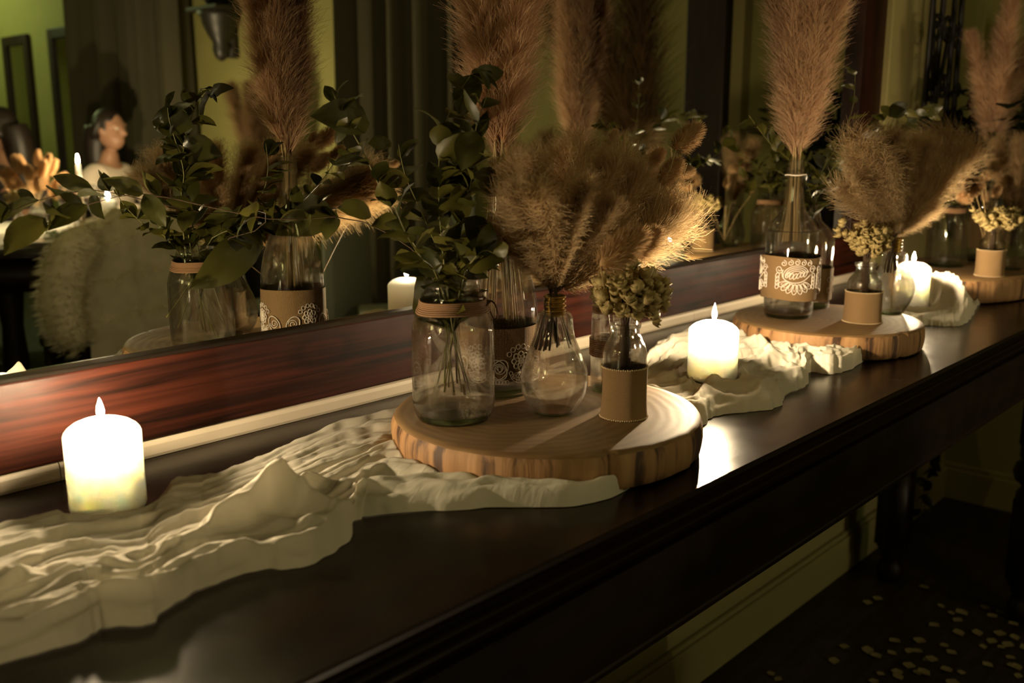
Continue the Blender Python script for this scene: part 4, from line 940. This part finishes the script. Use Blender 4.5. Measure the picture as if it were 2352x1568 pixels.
def branch(name, label, cat, group, pts, step, size, seed, first=.0, rad=.0011, leaves=LEAF, extra=None, m=M_GSTEM):
    r = random.Random(seed); base = Vector(pts[0])
    P = [Vector(q) - base for q in spline(pts, 40)]
    t = thing(name, label, cat, pts[0], group=group)
    n = len(P)
    G().tube(P[::2] + [P[-1]], [rad * (1 - .6 * i / n) for i in range(0, n, 2)] + [rad * .35], 5).obj('stem', m, t)
    L = sum((P[i + 1] - P[i]).length for i in range(n - 1)); s = 0; nxt = L * first; k = 0; acc = 0
    for i in range(n - 1):
        d = P[i + 1] - P[i]; seg = d.length
        while acc + seg >= nxt:
            q = P[i] + d * ((nxt - acc) / seg); dn = d.normalized()
            for sd in ((-1, 1) if r.random() < .75 else (r.choice((-1, 1)),)):
                ax = Vector((r.gauss(0, 1), r.gauss(0, 1), r.gauss(0, .5))); ax = (ax - dn * ax.dot(dn)).normalized() * sd
                out = (ax * .9 + dn * (.35 + .5 * r.random()) + Vector((0, 0, -.25 + .4 * r.random()))).normalized()
                nrm = (dn * .8 + Vector((r.gauss(0, .5), r.gauss(0, .5), .5 + r.random() * .5))); nrm = (nrm - out * nrm.dot(out)).normalized()
                x = out.cross(nrm)
                sz = size * (.65 + .6 * r.random()) * (1 - .35 * nxt / L)
                M = Matrix(((x.x, out.x, nrm.x, q.x), (x.y, out.y, nrm.y, q.y), (x.z, out.z, nrm.z, q.z), (0, 0, 0, 1)))
                link('leaf', r.choice(leaves), t, mw=M @ Matrix.Scale(sz, 4))
            nxt += step * (.7 + .6 * r.random()); k += 1
        acc += seg
    if extra:
        for e0, e1, up, sz, w_ in extra:
            a = Vector(e0) - base; b = Vector(e1) - base; out = (b - a).normalized(); nrm = Vector(up); nrm = (nrm - out * nrm.dot(out)).normalized(); x = out.cross(nrm); L_ = (b - a).length
            M = Matrix(((x.x, out.x, nrm.x, a.x), (x.y, out.y, nrm.y, a.y), (x.z, out.z, nrm.z, a.z), (0, 0, 0, 1)))
            link('leaf', LEAF[2], t, mw=M @ Matrix.Diagonal((L_ * w_, L_, L_, 1)))
    return t
names1 = ['eucalyptus branch arching up to the left out of the preserving jar', 'tall upright eucalyptus branch in the middle of the preserving jar', 'eucalyptus branch leaning up against the pampas bundle',
          'short eucalyptus branch reaching right towards the bulb vase', 'eucalyptus branch close to the mirror behind the preserving jar', 'drooping eucalyptus branch with large dark leaves hanging left of the jar',
          'longest eucalyptus branch trailing far left along the mirror', 'short eucalyptus sprig bending forward over the jar rim', 'eucalyptus sprig with pale leaves at the left of the jar mouth', 'eucalyptus branch curving left near the mirror above the jar']
pY = DATA['lf']
for i, b in enumerate(DATA['euc1']):
    branch('eucalyptus_branch', names1[i], 'branch', None, b, .017 if i not in (5, 6) else .05, .048 if i not in (5, 6) else .045, 100 + i, first=.34 if i not in (5, 6) else .45,
           extra=[(a_, c_, u_, 0, w_) for a_, c_, u_, w_ in pY.get(str(i), [])], m=M_DSTEM if i in (5, 6) else M_GSTEM, rad=.0008 if i == 6 else .0011)
for i, b in enumerate(DATA['euc2']):
    branch('eucalyptus_branch', ['tallest eucalyptus branch right of the paisley lace bottle', 'eucalyptus branch arching right with big dark leaves above the feather fan', 'eucalyptus branch leaning left behind the paisley lace bottle',
           'short eucalyptus branch right of the lace bottle neck', 'eucalyptus branch near the mirror behind the lace bottle', 'low eucalyptus branch bending left towards the mirror behind the lace bottle'][i],
           'branch', None, b, .026, .046, 200 + i, first=.40)
for i, b in enumerate(DATA['euc3']):
    branch('eucalyptus_branch', 'eucalyptus branch in the twine-necked jar on the far slice', 'branch', 'eucalyptus in the far jar', b, .030, .050, 300 + i, first=.42)
# ------------------------------------------------------------------ the far corner: iron wall planter with ivy, fallen petals
IO = (2.67, .975, 1.20)
t = thing('iron_planter', 'black wrought iron planter trellis with dark ivy in the corner beyond the mirror', 'planter', IO)
g = G(); rod = .007
def P3(x, z, y=-.05): return (x, y, z)
for x0_, x1_ in ((-.115, -.105), (-.055, -.02), (.045, .035), (.105, .075)):
    g.tube([P3(x0_, -.05), P3(x1_, .9)], rod, 6)
for a, b in (((-.105, .30), (-.055, .05)), ((.045, .32), (-.055, .02)), ((-.06, .62), (.04, .34))):
    g.tube([P3(*a), P3(*b)], rod * .8, 6)
for cx_, cz_, r_, s_ in ((-.080, .10, .026, 1), (.0, .12, .028, -1), (-.075, .25, .030, 1), (.005, .26, .030, -1), (.075, .24, .026, 1), (.02, .64, .03, 1)):
    g.tube([P3(x, z) for x, z in [(cx_ + r_ * 1.3 * (1 - .7 * i / 30) * math.cos(s_ * 9.5 * i / 30), cz_ + r_ * 1.25 * (1 - .7 * i / 30) * math.sin(s_ * 9.5 * i / 30)) for i in range(31)]], rod * .8, 6)
g.tube([P3(-.14, -.05), P3(.14, -.05)], rod, 6); g.tube([P3(-.12, .9), P3(.09, .9)], rod, 6)
for x in (-.1, .1): g.tube([(x, -.05, .8), (x, .050, .8)], rod, 6); g.tube([(x, -.05, -.03), (x, .050, -.03)], rod, 6)
g.obj('iron_trellis', M_IRON, t)
G().lathe([(.07, -.28), (.10, -.27), (.125, -.12), (.13, -.10), (.118, -.10), (.10, -.2), (.0001, -.2)], 24, (0.10, -.15, 0), caps=True).obj('pot', M_CERAM, t)
r = random.Random(4)
for i in range(300):
    a = r.random() * 6.28; q = Vector((.14 + r.gauss(0, .12), -.15 + r.gauss(0, .07), -.02 + r.gauss(0, .075)))
    if q.z > .14: q.z *= .6
    q.x = min(q.x, .50)
    q.y = max(min(q.y, .02), -.30)
    link('leaf', IVYLEAF, t, mw=aim(q, (r.gauss(0, 1), r.gauss(0, 1), r.gauss(0, .6))) @ Matrix.Rotation(-math.pi / 2, 4, 'X') @ Matrix.Scale(.062 * (.7 + .6 * r.random()), 4))
for k, pts in enumerate(([(2.92, .86, 1.0), (3.02, .93, .62), (3.02, .95, .26), (2.965, .95, .19), (2.93, .95, .13), (2.88, .95, .06)],
                         [(2.90, .88, 1.0), (2.96, .95, .50), (2.95, .96, .22), (2.90, .955, .15), (2.85, .95, .03)], [(3.0, .87, 1.0), (3.10, .93, .55), (3.13, .95, .36)])):
    branch('ivy_strand', ['ivy strand hanging to the floor in the corner behind the table leg', 'second ivy strand hanging lower beside the table leg', 'short ivy strand hanging under the table end'][k], 'ivy', 'ivy strands', pts, .040, .060, 70 + k, first=.55, leaves=[IVYLEAF], m=M_IVY)
PT = G().add([(0, 0, .001), (.006, .008, .003), (.016, .009, .002), (.021, 0, .004), (.016, -.009, .002), (.006, -.008, .003), (.011, 0, .0005)],
             [(6, 0, 1), (6, 1, 2), (6, 2, 3), (6, 3, 4), (6, 4, 5), (6, 5, 0)]).mesh('petal', M_PETAL)
r = random.Random(8)
pts = [tuple(q) for q in DATA['petals']] + [(q[0] + r.gauss(0, .05), q[1] + r.gauss(0, .05)) for q in DATA['petals'][30:]]
for x, y in pts:
    o = link('petal', PT, None, (x, y, .0008)); o.rotation_euler = (0, 0, r.random() * 6.28); s = .9 + .7 * r.random(); o.scale = (s, s, s)
    tag(o, 'pale petal lying on the dark floor below the table', 'petal', 'petals scattered on the floor')

# ------------------------------------------------------------------ what the mirror shows: the dining room behind the camera
def curtain(label, y0, y1, folds, seed):
    n = folds * 10; v = []; f = []; r = random.Random(seed); ph = [r.random() * .8 for _ in range(folds + 1)]
    zs = [2.62, 1.8, 1.0, .03]
    for k, z in enumerate(zs):
        for i in range(n + 1):
            u = i / n; a = u * folds * 2 * math.pi
            v.append((-.075 * (.6 + .4 * math.sin(a * .37 + seed)) * math.cos(a + ph[int(u * folds)] * .3) * (1 + .15 * k) , (y1 - y0) * (u - .5) + .012 * math.sin(a * 1.7), z))
    S = n + 1
    f = [(k * S + i, k * S + i + 1, (k + 1) * S + i + 1, (k + 1) * S + i) for k in range(len(zs) - 1) for i in range(n)]
    t = thing('curtain', label, 'curtain', (3.19, (y0 + y1) / 2, 0))
    link('fabric', mesh('fabric', v, f, M_CURTAIN), t)
    g = G().tube([(0, -(y1 - y0) / 2 - .12, 2.64), (0, (y1 - y0) / 2 + .12, 2.64)], .014, 10); g.ball((0, -(y1 - y0) / 2 - .14, 2.64), .028, 10, 8).ball((0, (y1 - y0) / 2 + .14, 2.64), .028, 10, 8)
    for s in (-1, 1): g.tube([(0, s * ((y1 - y0) / 2 + .05), 2.64), (.105, s * ((y1 - y0) / 2 + .05), 2.64)], .010, 8)
    g.obj('curtain_rod', M_DARKWOOD, t)
curtain('wide olive-grey curtain reflected left of the near pampas reflection', -4.92, -3.47, 9, 1)
curtain('olive-grey curtain reflected behind the leaves of the preserving jar', -1.96, -1.18, 6, 2)

def wallframe(label, y0, y1, z0, z1):
    t = thing('framed_mirror', label, 'mirror', (3.285, (y0 + y1) / 2, z0)); h = z1 - z0; w_ = (y1 - y0) / 2; fw = .075
    g = G().box((-.02, -w_, 0), (.014, -w_ + fw, h)).box((-.02, w_ - fw, 0), (.014, w_, h)).box((-.02, -w_ + fw, 0), (.014, w_ - fw, fw)).box((-.02, -w_ + fw, h - fw), (.014, w_ - fw, h))
    g.obj('frame', M_DARKWOOD, t, False, bevel=.006)
    G().box((.0, -w_ + fw, fw), (.012, w_ - fw, h - fw)).obj('mirror_pane', M_MIRROR, t, False)
wallframe('tall dark-framed mirror reflected at the far left edge', -6.43, -5.95, .55, 1.97)
wallframe('tall dark-framed mirror reflected left of the wide curtain', -5.58, -5.13, .55, 1.975)

t = thing('wall_bracket', 'dark wall bracket with a carved corbel, reflected left of the pampas', 'wall bracket', (3.28, -3.12, 1.62))
G().box((-.20, -.16, .27), (.02, .16, .295)).obj('shelf', M_CERAM, t, False, bevel=.006)
G().lathe([(.012, 0), (.035, .02), (.05, .06), (.045, .10), (.07, .14), (.10, .20), (.105, .24), (.13, .268)], 16, (-.08, 0, 0)).box((-.04, -.03, .02), (.02, .03, .26)).obj('corbel', M_CERAM, t)
G().lathe([(.05, .2955), (.075, .33), (.085, .40), (.07, .44), (.08, .45), (.06, .45), (.05, .33), (.0001, .32)], 16, (-.09, 0, 0)).obj('urn', M_CERAM, t)

def floor_vase(label, loc, h, label2, group, dirs, sc):
    t = thing('floor_vase', label, 'vase', loc)
    G().lathe([(.09, 0), (.12, .02), (.15, h * .35), (.13, h * .65), (.07, h * .88), (.08, h), (.068, h), (.06, h * .9), (.0001, h * .5)], 24).obj('body', M_CERAM, t)
    for i, (x, y, s) in enumerate(dirs):
        a = i * 2.4
        grass('pampas_plume', label2, 'pampas grass', group, (loc[0] + .02 * math.cos(a), loc[1] + .02 * math.sin(a), h), (x, y, 1), DARKP, -.3, .7 * sc * s, .003, sc * s * 1.6, m=M_DSTEM)
floor_vase('tall dark floor vase of brown grasses beside the dark post, in the mirror', (2.86, .10, 0), 1.0, 'brown grass plume coloured dark for shade in the reflected floor vase by the post', 'dark plumes by the post',
           [(-.05, -.66, 1.1), (-.1, -.40, 1.1), (.05, -.12, 1.1)], 1.0)
floor_vase('dark floor vase of upright grasses by the right wall, reflected beside the pampas', (3.02, -2.52, 0), .95, 'dark upright grass plume reflected left of the near pampas', 'dark plumes by the right wall',
           [(-.05, -.12, .7), (.0, .05, .7), (-.1, -.28, .72), (.1, .2, .6), (-.1, .12, .6)], .9)

# dining table
TC = (1.83, -2.62)
t = thing('dining_table', 'round dark wooden dining table reflected at the left of the mirror', 'table', (TC[0], TC[1], 0))
G().lathe([(.0001, .722), (.86, .722), (.875, .73), (.875, .75), (.865, .76), (.0001, .76)], 64).obj('tabletop', M_TABLE, t)
G().lathe([(.80, .60), (.815, .60), (.815, .7215), (.80, .7215)], 48, caps=False).obj('apron', M_APRON, t)
for a in (.5, 2.07, 3.64, 5.21):
    G().lathe([(.028, 0), (.035, .05), (.05, .30), (.04, .45), (.055, .60), (.055, .721)], 14, (.70 * math.cos(a), .70 * math.sin(a), 0)).obj('leg', M_APRON, t)
v = []; f = []
nr = 10; na = 60
for k in range(nr + 1):
    for j in range(na):
        a = 2 * math.pi * j / na; q = .70 * (k / nr) * (1 + .05 * math.sin(a * 3 + 1) * k / nr)
        v.append((q * math.cos(a), q * math.sin(a), .7615 + .003 * (vnoise(q * math.cos(a) * 14 + 9, q * math.sin(a) * 14 + 9)) * (1 if k < nr else .2)))
f = [(k * na + j, (k + 1) * na + j, (k + 1) * na + (j + 1) % na, k * na + (j + 1) % na) for k in range(nr) for j in range(na)]
tag(link('tablecloth', mesh('tablecloth', v, f, M_LINEN), None, (TC[0], TC[1], 0)), 'white linen cloth covering the reflected round dining table', 'tablecloth')
TT = .766
def place(name, label, cat, prof, m, at, group=None, seg=28, parts=()):
    t = thing(name, label, cat, at, group=group)
    G().lathe(prof, seg).obj('body', m, t)
    for nm, pr, mm in parts: G().lathe(pr, seg).obj(nm, mm, t)
    return t
place('plate', 'white plate nearest on the reflected dining table', 'plate', [(.0001, 0), (.08, 0), (.09, .006), (.135, .016), (.137, .019), (.09, .010), (.0001, .006)], M_CHINA, (1.66, -2.06, .7625))
place('plate', 'white plate behind the candlestick on the reflected dining table', 'plate', [(.0001, 0), (.08, 0), (.09, .006), (.135, .016), (.137, .019), (.09, .010), (.0001, .006)], M_CHINA, (2.22, -2.30, TT))
g = G()
v = []; f = []
for i in range(15):
    for j in range(11):
        x = (i / 14 - .5) * .30; y = (j / 10 - .5) * .16; v.append((x, y, .012 + .03 * vnoise(i * .5, j * .5 + 3)))
f = [(i * 11 + j, (i + 1) * 11 + j, (i + 1) * 11 + j + 1, i * 11 + j + 1) for i in range(14) for j in range(10)]
tag(link('napkin', mesh('napkin', v, f, M_NAPKIN), None, (1.87, -2.13, .7660)), 'crumpled sage green napkin on the reflected dining table', 'napkin')
gp = [(.0001, 0), (.034, .001), (.036, .003), (.006, .008), (.004, .03), (.004, .085), (.012, .095), (.034, .12), (.041, .15), (.039, .18), (.033, .21), (.032, .21), (.038, .18), (.0395, .15), (.033, .122), (.0001, .10)]
wn = [(.0001, .101), (.031, .121), (.038, .15), (.0001, .1505)]
for i, (x, y) in enumerate(((1.96, -2.47), (2.05, -2.42), (1.62, -2.55), (2.18, -2.85))):
    place('wine_glass', ['glass of red wine left of the reflected candlestick', 'glass of red wine right of the reflected candlestick', 'glass of red wine by the reflected left edge', 'glass of red wine in front of the pale guest'][i], 'glass', gp, M_GLASS, (x, y, TT), None, 24, [('red_wine', wn, M_WINE)])
# lit taper
t = thing('candlestick', 'lit white taper candle in a metal candlestick on the reflected dining table', 'candle', (2.08, -2.60, TT))
G().lathe([(.05, 0), (.052, .006), (.02, .016), (.010, .04), (.014, .07), (.009, .10), (.010, .15), (.022, .165), (.022, .175), (.012, .18), (.0001, .18)], 20).obj('holder', M_SILVER, t)
G().lathe([(.0001, .176), (.0115, .1761), (.010, .300), (.006, .3025), (.0001, .3025)], 16).obj('wax_body', M_WAX, t)
G().lathe([(.0002, .3045), (.006, .312), (.0055, .320), (.003, .334), (.0002, .345)], 12).obj('flame', M_FLAME, t)
t = thing('votive_candle', 'lit candle in a glass cup in front of the pale guest, in the mirror', 'candle', (2.21, -2.60, TT))
G().lathe(shell([(.034, 0), (.038, .004), (.042, .10), (.042, .15)], .002, .006), 24, caps=False).obj('glass_body', M_GLASS, t)
G().lathe([(.0001, .0065), (.0355, .0066), (.0385, .125), (.0001, .123)], 24).obj('wax_body', M_WAX, t)
G().lathe([(.0002, .126), (.007, .138), (.0065, .15), (.003, .168), (.0002, .18)], 12).obj('flame', M_FLAME, t)
t = thing('votive_candle', 'tea light added behind the jars for glow at the reflected left edge', 'candle', (1.86, -2.72, TT))  # added light source, put in to make the jars gleam
G().lathe(shell([(.024, 0), (.026, .004), (.03, .05), (.03, .06)], .002, .005), 20, caps=False).obj('glass_body', M_GLASS, t)
G().lathe([(.0001, .0055), (.0235, .0056), (.026, .03), (.0001, .029)], 20).obj('wax_body', M_WAX, t)
G().lathe([(.0002, .031), (.005, .038), (.004, .046), (.0002, .058)], 12).obj('flame', M_FLAME, t)
jp = [(x * .9, z * .75) for x, z in [tuple(q) for q in DATA['jar1']['prof']]]
jt = vessel('jar1', 'preserving_jar', 'clear jar of bunny tails on the reflected dining table', 'jar', .0025, .008, at=(1.90, -2.66, TT), prof=jp)
for i in range(26):
    a = i * 2.4; rr = .055 * math.sqrt(i / 26) + .012
    b_ = (1.90 + rr * 1.4 * math.cos(a), -2.66 + rr * 1.4 * math.sin(a), TT + .235 + .06 * math.cos(i * 1.7) - rr * .5)
    tp_ = (b_[0] + rr * .9 * math.cos(a), b_[1] + rr * .9 * math.sin(a), b_[2] + .075)
    bunny((1.90, -2.66, TT + .10), b_, tp_, 'peach bunny tail in the jar on the reflected dining table', 'bunny tails on the dining table', .85)
sp = [tuple(q) for q in DATA['burlap1']['prof']]
bt = vessel('burlap1', 'small_bottle', 'small burlap-wrapped bottle on the reflected dining table', 'bottle', .0018, .005, False, at=(1.72, -2.42, TT), prof=sp)
(r0, z0), (r1, z1) = DATA['burlapband1']['prof']; band(bt, r0, .0012, r1, z1 + .01, flare=.001, hem=False)
m3 = (1.72, -2.42, TT + .104)
bunch('bunch of yellowish dried flowers in the burlap bottle on the reflected dining table', m3, (1.72, -2.42, TT + .165), (.055, .055, .035), 60, .014, 9)

# chairs
def chair(label, at, rz, m, back=.95):
    t = thing('dining_chair', label, 'chair', at, rz)
    G().box((-.21, -.21, .42), (.21, .22, .47)).obj('seat', m, t, True, bevel=.02)
    G().box((-.205, -.245, .36), (.205, -.195, back)).obj('backrest', m, t, True, bevel=.02)
    for x in (-.18, .18):
        for y in (-.18, .19): G().lathe([(.012, 0), (.02, .4195)], 10, (x, y, 0)).obj('leg', M_DARKWOOD, t)
    return t
# the chair carrying the fur coat faces the table (its back towards the mirror)
CH = (1.66, -1.45, 0)
chair('dark dining chair under the cream fur coat, reflected at the left', CH, math.pi, M_DARKWOOD, .90)
def fur_coat():
    t = thing('fur_coat', 'cream fur coat hung over a chair back, one sleeve dangling, in the mirror', 'coat', (CH[0], CH[1] + .22, .0))
    # coat body: shell hanging on both sides of the backrest
    v = []; f = []; nu = 40; prof = [(-.075, .48), (-.085, .60), (-.08, .75), (-.07, .86), (-.04, .925), (0.0, .945), (.045, .925), (.075, .86), (.09, .74), (.095, .60), (.10, .45), (.10, .36)]
    for i in range(nu + 1):
        u = i / nu * 2 - 1
        drop = .10 * abs(u) ** 3
        for y, z in prof:
            v.append((u * (.235 + .02 * (1 - z)), y * (1.0 - .2 * abs(u) ** 4) + .01 * math.sin(u * 9 + z * 8), z - drop * max(0, (z - .4)) / .5 + .008 * math.sin(u * 14)))
    k = len(prof)
    f = [(i * k + j, (i + 1) * k + j, (i + 1) * k + j + 1, i * k + j + 1) for i in range(nu) for j in range(k - 1)]
    g = G().add(v, f); bodyv = list(g.v); g.obj('coat_body', M_FUR, t)
    # dangling sleeve
    s = spline([(-.19, .03, .86), (-.27, .05, .80), (-.31, .06, .70), (-.31, .06, .60), (-.28, .06, .52)], 16)
    sg = G().tube([tuple(p) for p in s], [.05, .062, .066, .068, .068, .068, .066, .066, .066, .064, .064, .062, .062, .060, .055, .05], 14)
    slv = list(sg.v); sg.obj('sleeve', M_FUR, t)
    r = np.random.default_rng(3)
    for nm, vv, c in (('fur_pile', bodyv, (0, 0, .65)), ('fur_pile', slv, None)):
        hv = []; hf = []
        for _ in range(4200):
            p = Vector(vv[r.integers(len(vv))]) + Vector(r.normal(size=3) * .008)
            cc = Vector((0, 0, p.z - .05)) if c else Vector((-.29, .06, p.z - .02))
            d = (p - cc).normalized() * .022 + Vector((r.normal() * .006, r.normal() * .006, -.012))
            sd = Vector(r.normal(size=3)).normalized() * .0022; b0 = len(hv)
            hv += [tuple(p - sd), tuple(p + sd), tuple(p + d)]; hf.append((b0, b0 + 1, b0 + 2))
        o = link(nm, mesh(nm, hv, hf, M_FUR), t); o['kind'] = 'stuff'
fur_coat()
chair('pale slip-covered chair reflected right of the lace bottle', (2.63, -1.62, 0), 2.7, M_SLIP, .985)
chair('pale slip-covered chair reflected behind the low leaves of the preserving jar', (2.74, -1.02, 0), 2.2, M_SLIP, .97)

# ------------------------------------------------------------------ guests at the far side of the dining table
def skin_mesh(verts, edges, radii, sub=1):
    me = bpy.data.meshes.new('tmp'); me.from_pydata(verts, edges, [])
    o = bpy.data.objects.new('tmp', me); COL.objects.link(o)
    md = o.modifiers.new('s', 'SKIN'); md.use_smooth_shade = True
    sv = me.skin_vertices[0].data
    for i, r in enumerate(radii): sv[i].radius = (r, r) if not hasattr(r, '__len__') else r
    sv[0].use_root = True
    if sub: s = o.modifiers.new('u', 'SUBSURF'); s.levels = sub; s.render_levels = sub
    dg = bpy.context.evaluated_depsgraph_get(); dg.update()
    res = bpy.data.meshes.new_from_object(o.evaluated_get(dg))
    V = [tuple(v.co) for v in res.vertices]; F = [tuple(p.vertices) for p in res.polygons]
    bpy.data.objects.remove(o); bpy.data.meshes.remove(me); bpy.data.meshes.remove(res)
    return V, F
def voxel(V, F, size, smooth=6):
    me = bpy.data.meshes.new('tmp'); me.from_pydata(V, [], F); o = bpy.data.objects.new('tmp', me); COL.objects.link(o)
    r = o.modifiers.new('r', 'REMESH'); r.mode = 'VOXEL'; r.voxel_size = size
    s = o.modifiers.new('s', 'SMOOTH'); s.factor = .5; s.iterations = smooth
    dg = bpy.context.evaluated_depsgraph_get(); dg.update()
    res = bpy.data.meshes.new_from_object(o.evaluated_get(dg))
    V = [tuple(v.co) for v in res.vertices]; F = [tuple(p.vertices) for p in res.polygons]
    bpy.data.objects.remove(o); bpy.data.meshes.remove(me); bpy.data.meshes.remove(res)
    return V, F
def head(c):
    """skull with brow, nose, lips, chin, ears; looks along +y"""
    g = G().ball(c, (.072, .092, .108), 24, 18)
    g.ball((c[0], c[1] + .022, c[2] - .062), (.052, .062, .055), 16, 10)      # jaw
    g.tube([(c[0], c[1] + .084, c[2] + .012), (c[0], c[1] + .100, c[2] - .016), (c[0], c[1] + .108, c[2] - .028)], [.008, .011, .014], 8)
    g.ball((c[0], c[1] + .106, c[2] - .034), (.016, .010, .008), 8, 6)
    g.ball((c[0], c[1] + .080, c[2] - .062), (.024, .012, .006), 10, 6); g.ball((c[0], c[1] + .079, c[2] - .071), (.020, .011, .007), 10, 6)
    for s in (-1, 1):
        g.ball((c[0] + s * .033, c[1] + .074, c[2] + .026), (.024, .014, .008), 10, 6)
        g.ball((c[0] + s * .036, c[1] + .066, c[2] - .022), (.024, .020, .018), 10, 6)
        g.ball((c[0] + s * .074, c[1] - .002, c[2] - .006), (.010, .018, .030), 10, 8)
    return g
def person(label, at, rz, cloth_m, sleeves, long_hair):
    t = thing('person', label, 'person', at, rz)
    J = {}; vs = []; es = []; rs = []
    def j(n, p, r, prev=None):
        J[n] = len(vs); vs.append(p); rs.append(r)
        if prev: es.append((J[prev], J[n]))
    j('pelvis', (0, 0, .52), (.15, .11)); j('waist', (0, .015, .68), (.125, .09), 'pelvis'); j('chest', (0, .03, .86), (.15, .10), 'waist'); j('coll', (0, .02, .99), (.085, .07), 'chest'); j('neck', (0, .03, 1.06), .050, 'coll'); j('skull', (0, .05, 1.13), .055, 'neck')
    for s, S in ((-1, 'l'), (1, 'r')):
        j(S + 'sh', (s * .165, .02, .955), .055, 'coll'); j(S + 'el', (s * .235, .15, .77), .042, S + 'sh'); j(S + 'wr', (s * .13, .37, .79), .026, S + 'el'); j(S + 'pa', (s * .10, .425, .792), (.036, .016), S + 'wr')
        j(S + 'hip', (s * .09, .04, .52), .095, 'pelvis'); j(S + 'kn', (s * .11, .45, .53), .060, S + 'hip'); j(S + 'an', (s * .11, .40, .10), .040, S + 'kn'); j(S + 'to', (s * .12, .52, .045), .036, S + 'an')
    V, F = skin_mesh(vs, es, rs, 2)
    g = G().add(V, F)
    for s in (-1, 1):
        for k in range(4):
            L = (.062, .072, .068, .052)[k]; b = (s * (.10 + .019 * (1.5 - k)), .44, .792)
            V2, F2 = skin_mesh([b, (b[0] - s * .004, b[1] + L * .5, b[2] + .004), (b[0] - s * .008, b[1] + L * .85, b[2] - .008), (b[0] - s * .010, b[1] + L, b[2] - .018)], [(0, 1), (1, 2), (2, 3)], [.0095, .009, .008, .007], 1); g.add(V2, F2)
        V2, F2 = skin_mesh([(s * .09, .40, .79), (s * .058, .425, .79), (s * .048, .455, .784)], [(0, 1), (1, 2)], [.012, .011, .009], 1); g.add(V2, F2)
    h = head((0, .055, 1.235)); g.add(h.v, h.f)
    V, F = voxel(g.v, g.f, .0085, 3)
    link('body', mesh('body', V, F, M_SKIN), t)
    # clothing follows the body a little outside it
    cv = []; ce = []; cr = []; K = {}
    def c(n, prev=None, grow=.012, p=None, r=None):
        i = J[n]; K[n] = len(cv); cv.append(p or vs[i]); q = r or rs[i]
        cr.append(tuple(x + grow for x in q) if hasattr(q, '__len__') else q + grow)
        if prev: ce.append((K[prev], K[n]))
    c('pelvis'); c('waist', 'pelvis'); c('chest', 'waist'); c('coll', 'chest', .014, (0, .022, 1.01))
    for S in 'lr':
        c(S + 'sh', 'coll')
        if sleeves: c(S + 'el', S + 'sh'); c(S + 'wr', S + 'el', .010)
        c(S + 'hip', 'pelvis'); c(S + 'kn', S + 'hip'); c(S + 'an', S + 'kn', .014)
    V, F = skin_mesh(cv, ce, cr, 2)
    link('clothing', mesh('clothing', V, F, cloth_m), t)
    c0 = (0, .055, 1.235)
    hg = G().ball((c0[0], c0[1] - .016, c0[2] + .022), (.084, .094, .102), 22, 14)
    if long_hair:
        hg.tube(spline([(0, -.03, 1.25), (0, -.055, 1.14), (0, -.06, 1.02), (.01, -.065, .90)], 10), [.075, .08, .08, .078, .075, .07, .066, .06, .05, .03], 14)
    for s in (-1, 1): hg.tube(spline([(s * .05, .06, 1.31), (s * .078, .03, 1.26), (s * .082, .0, 1.19)], 8), [.014, .018, .02, .02, .02, .018, .016, .010], 8)
    V, F = voxel(hg.v, hg.f, .009, 4)
    # open the face: drop hair in front of the hairline
    V = [(x, y, z) if not (y > .085 and z < 1.275) else (x * .95, .085 - (y - .085) * .4, z) for x, y, z in V]
    link('hair', mesh('hair', V, F, M_HAIR), t)
    eg = G()
    for s in (-1, 1):
        G().ball((s * .031, .055 + .074, 1.238), (.011, .010, .008), 10, 8).obj('eye', M_CHINA, t); 
    return t
def seated(label, x, y, m, sleeves, hair, cl, turn=0.0):
    a = math.atan2(TC[1] - y, TC[0] - x) - math.pi / 2
    person(label, (x, y, 0), a + turn, m, sleeves, hair)
    chair(cl, (x, y, 0), a, M_DARKWOOD, .92)
seated('dark-haired person in black seated across the reflected dining table', 2.22, -3.74, M_BLACKSUIT, True, True, 'dark chair under the guest in black', 2.2)
seated('person in a pale pink dress seated at the reflected dining table, dark hair', 2.70, -3.62, M_PINK, True, True, 'dark chair under the guest in pale pink', -1.1)
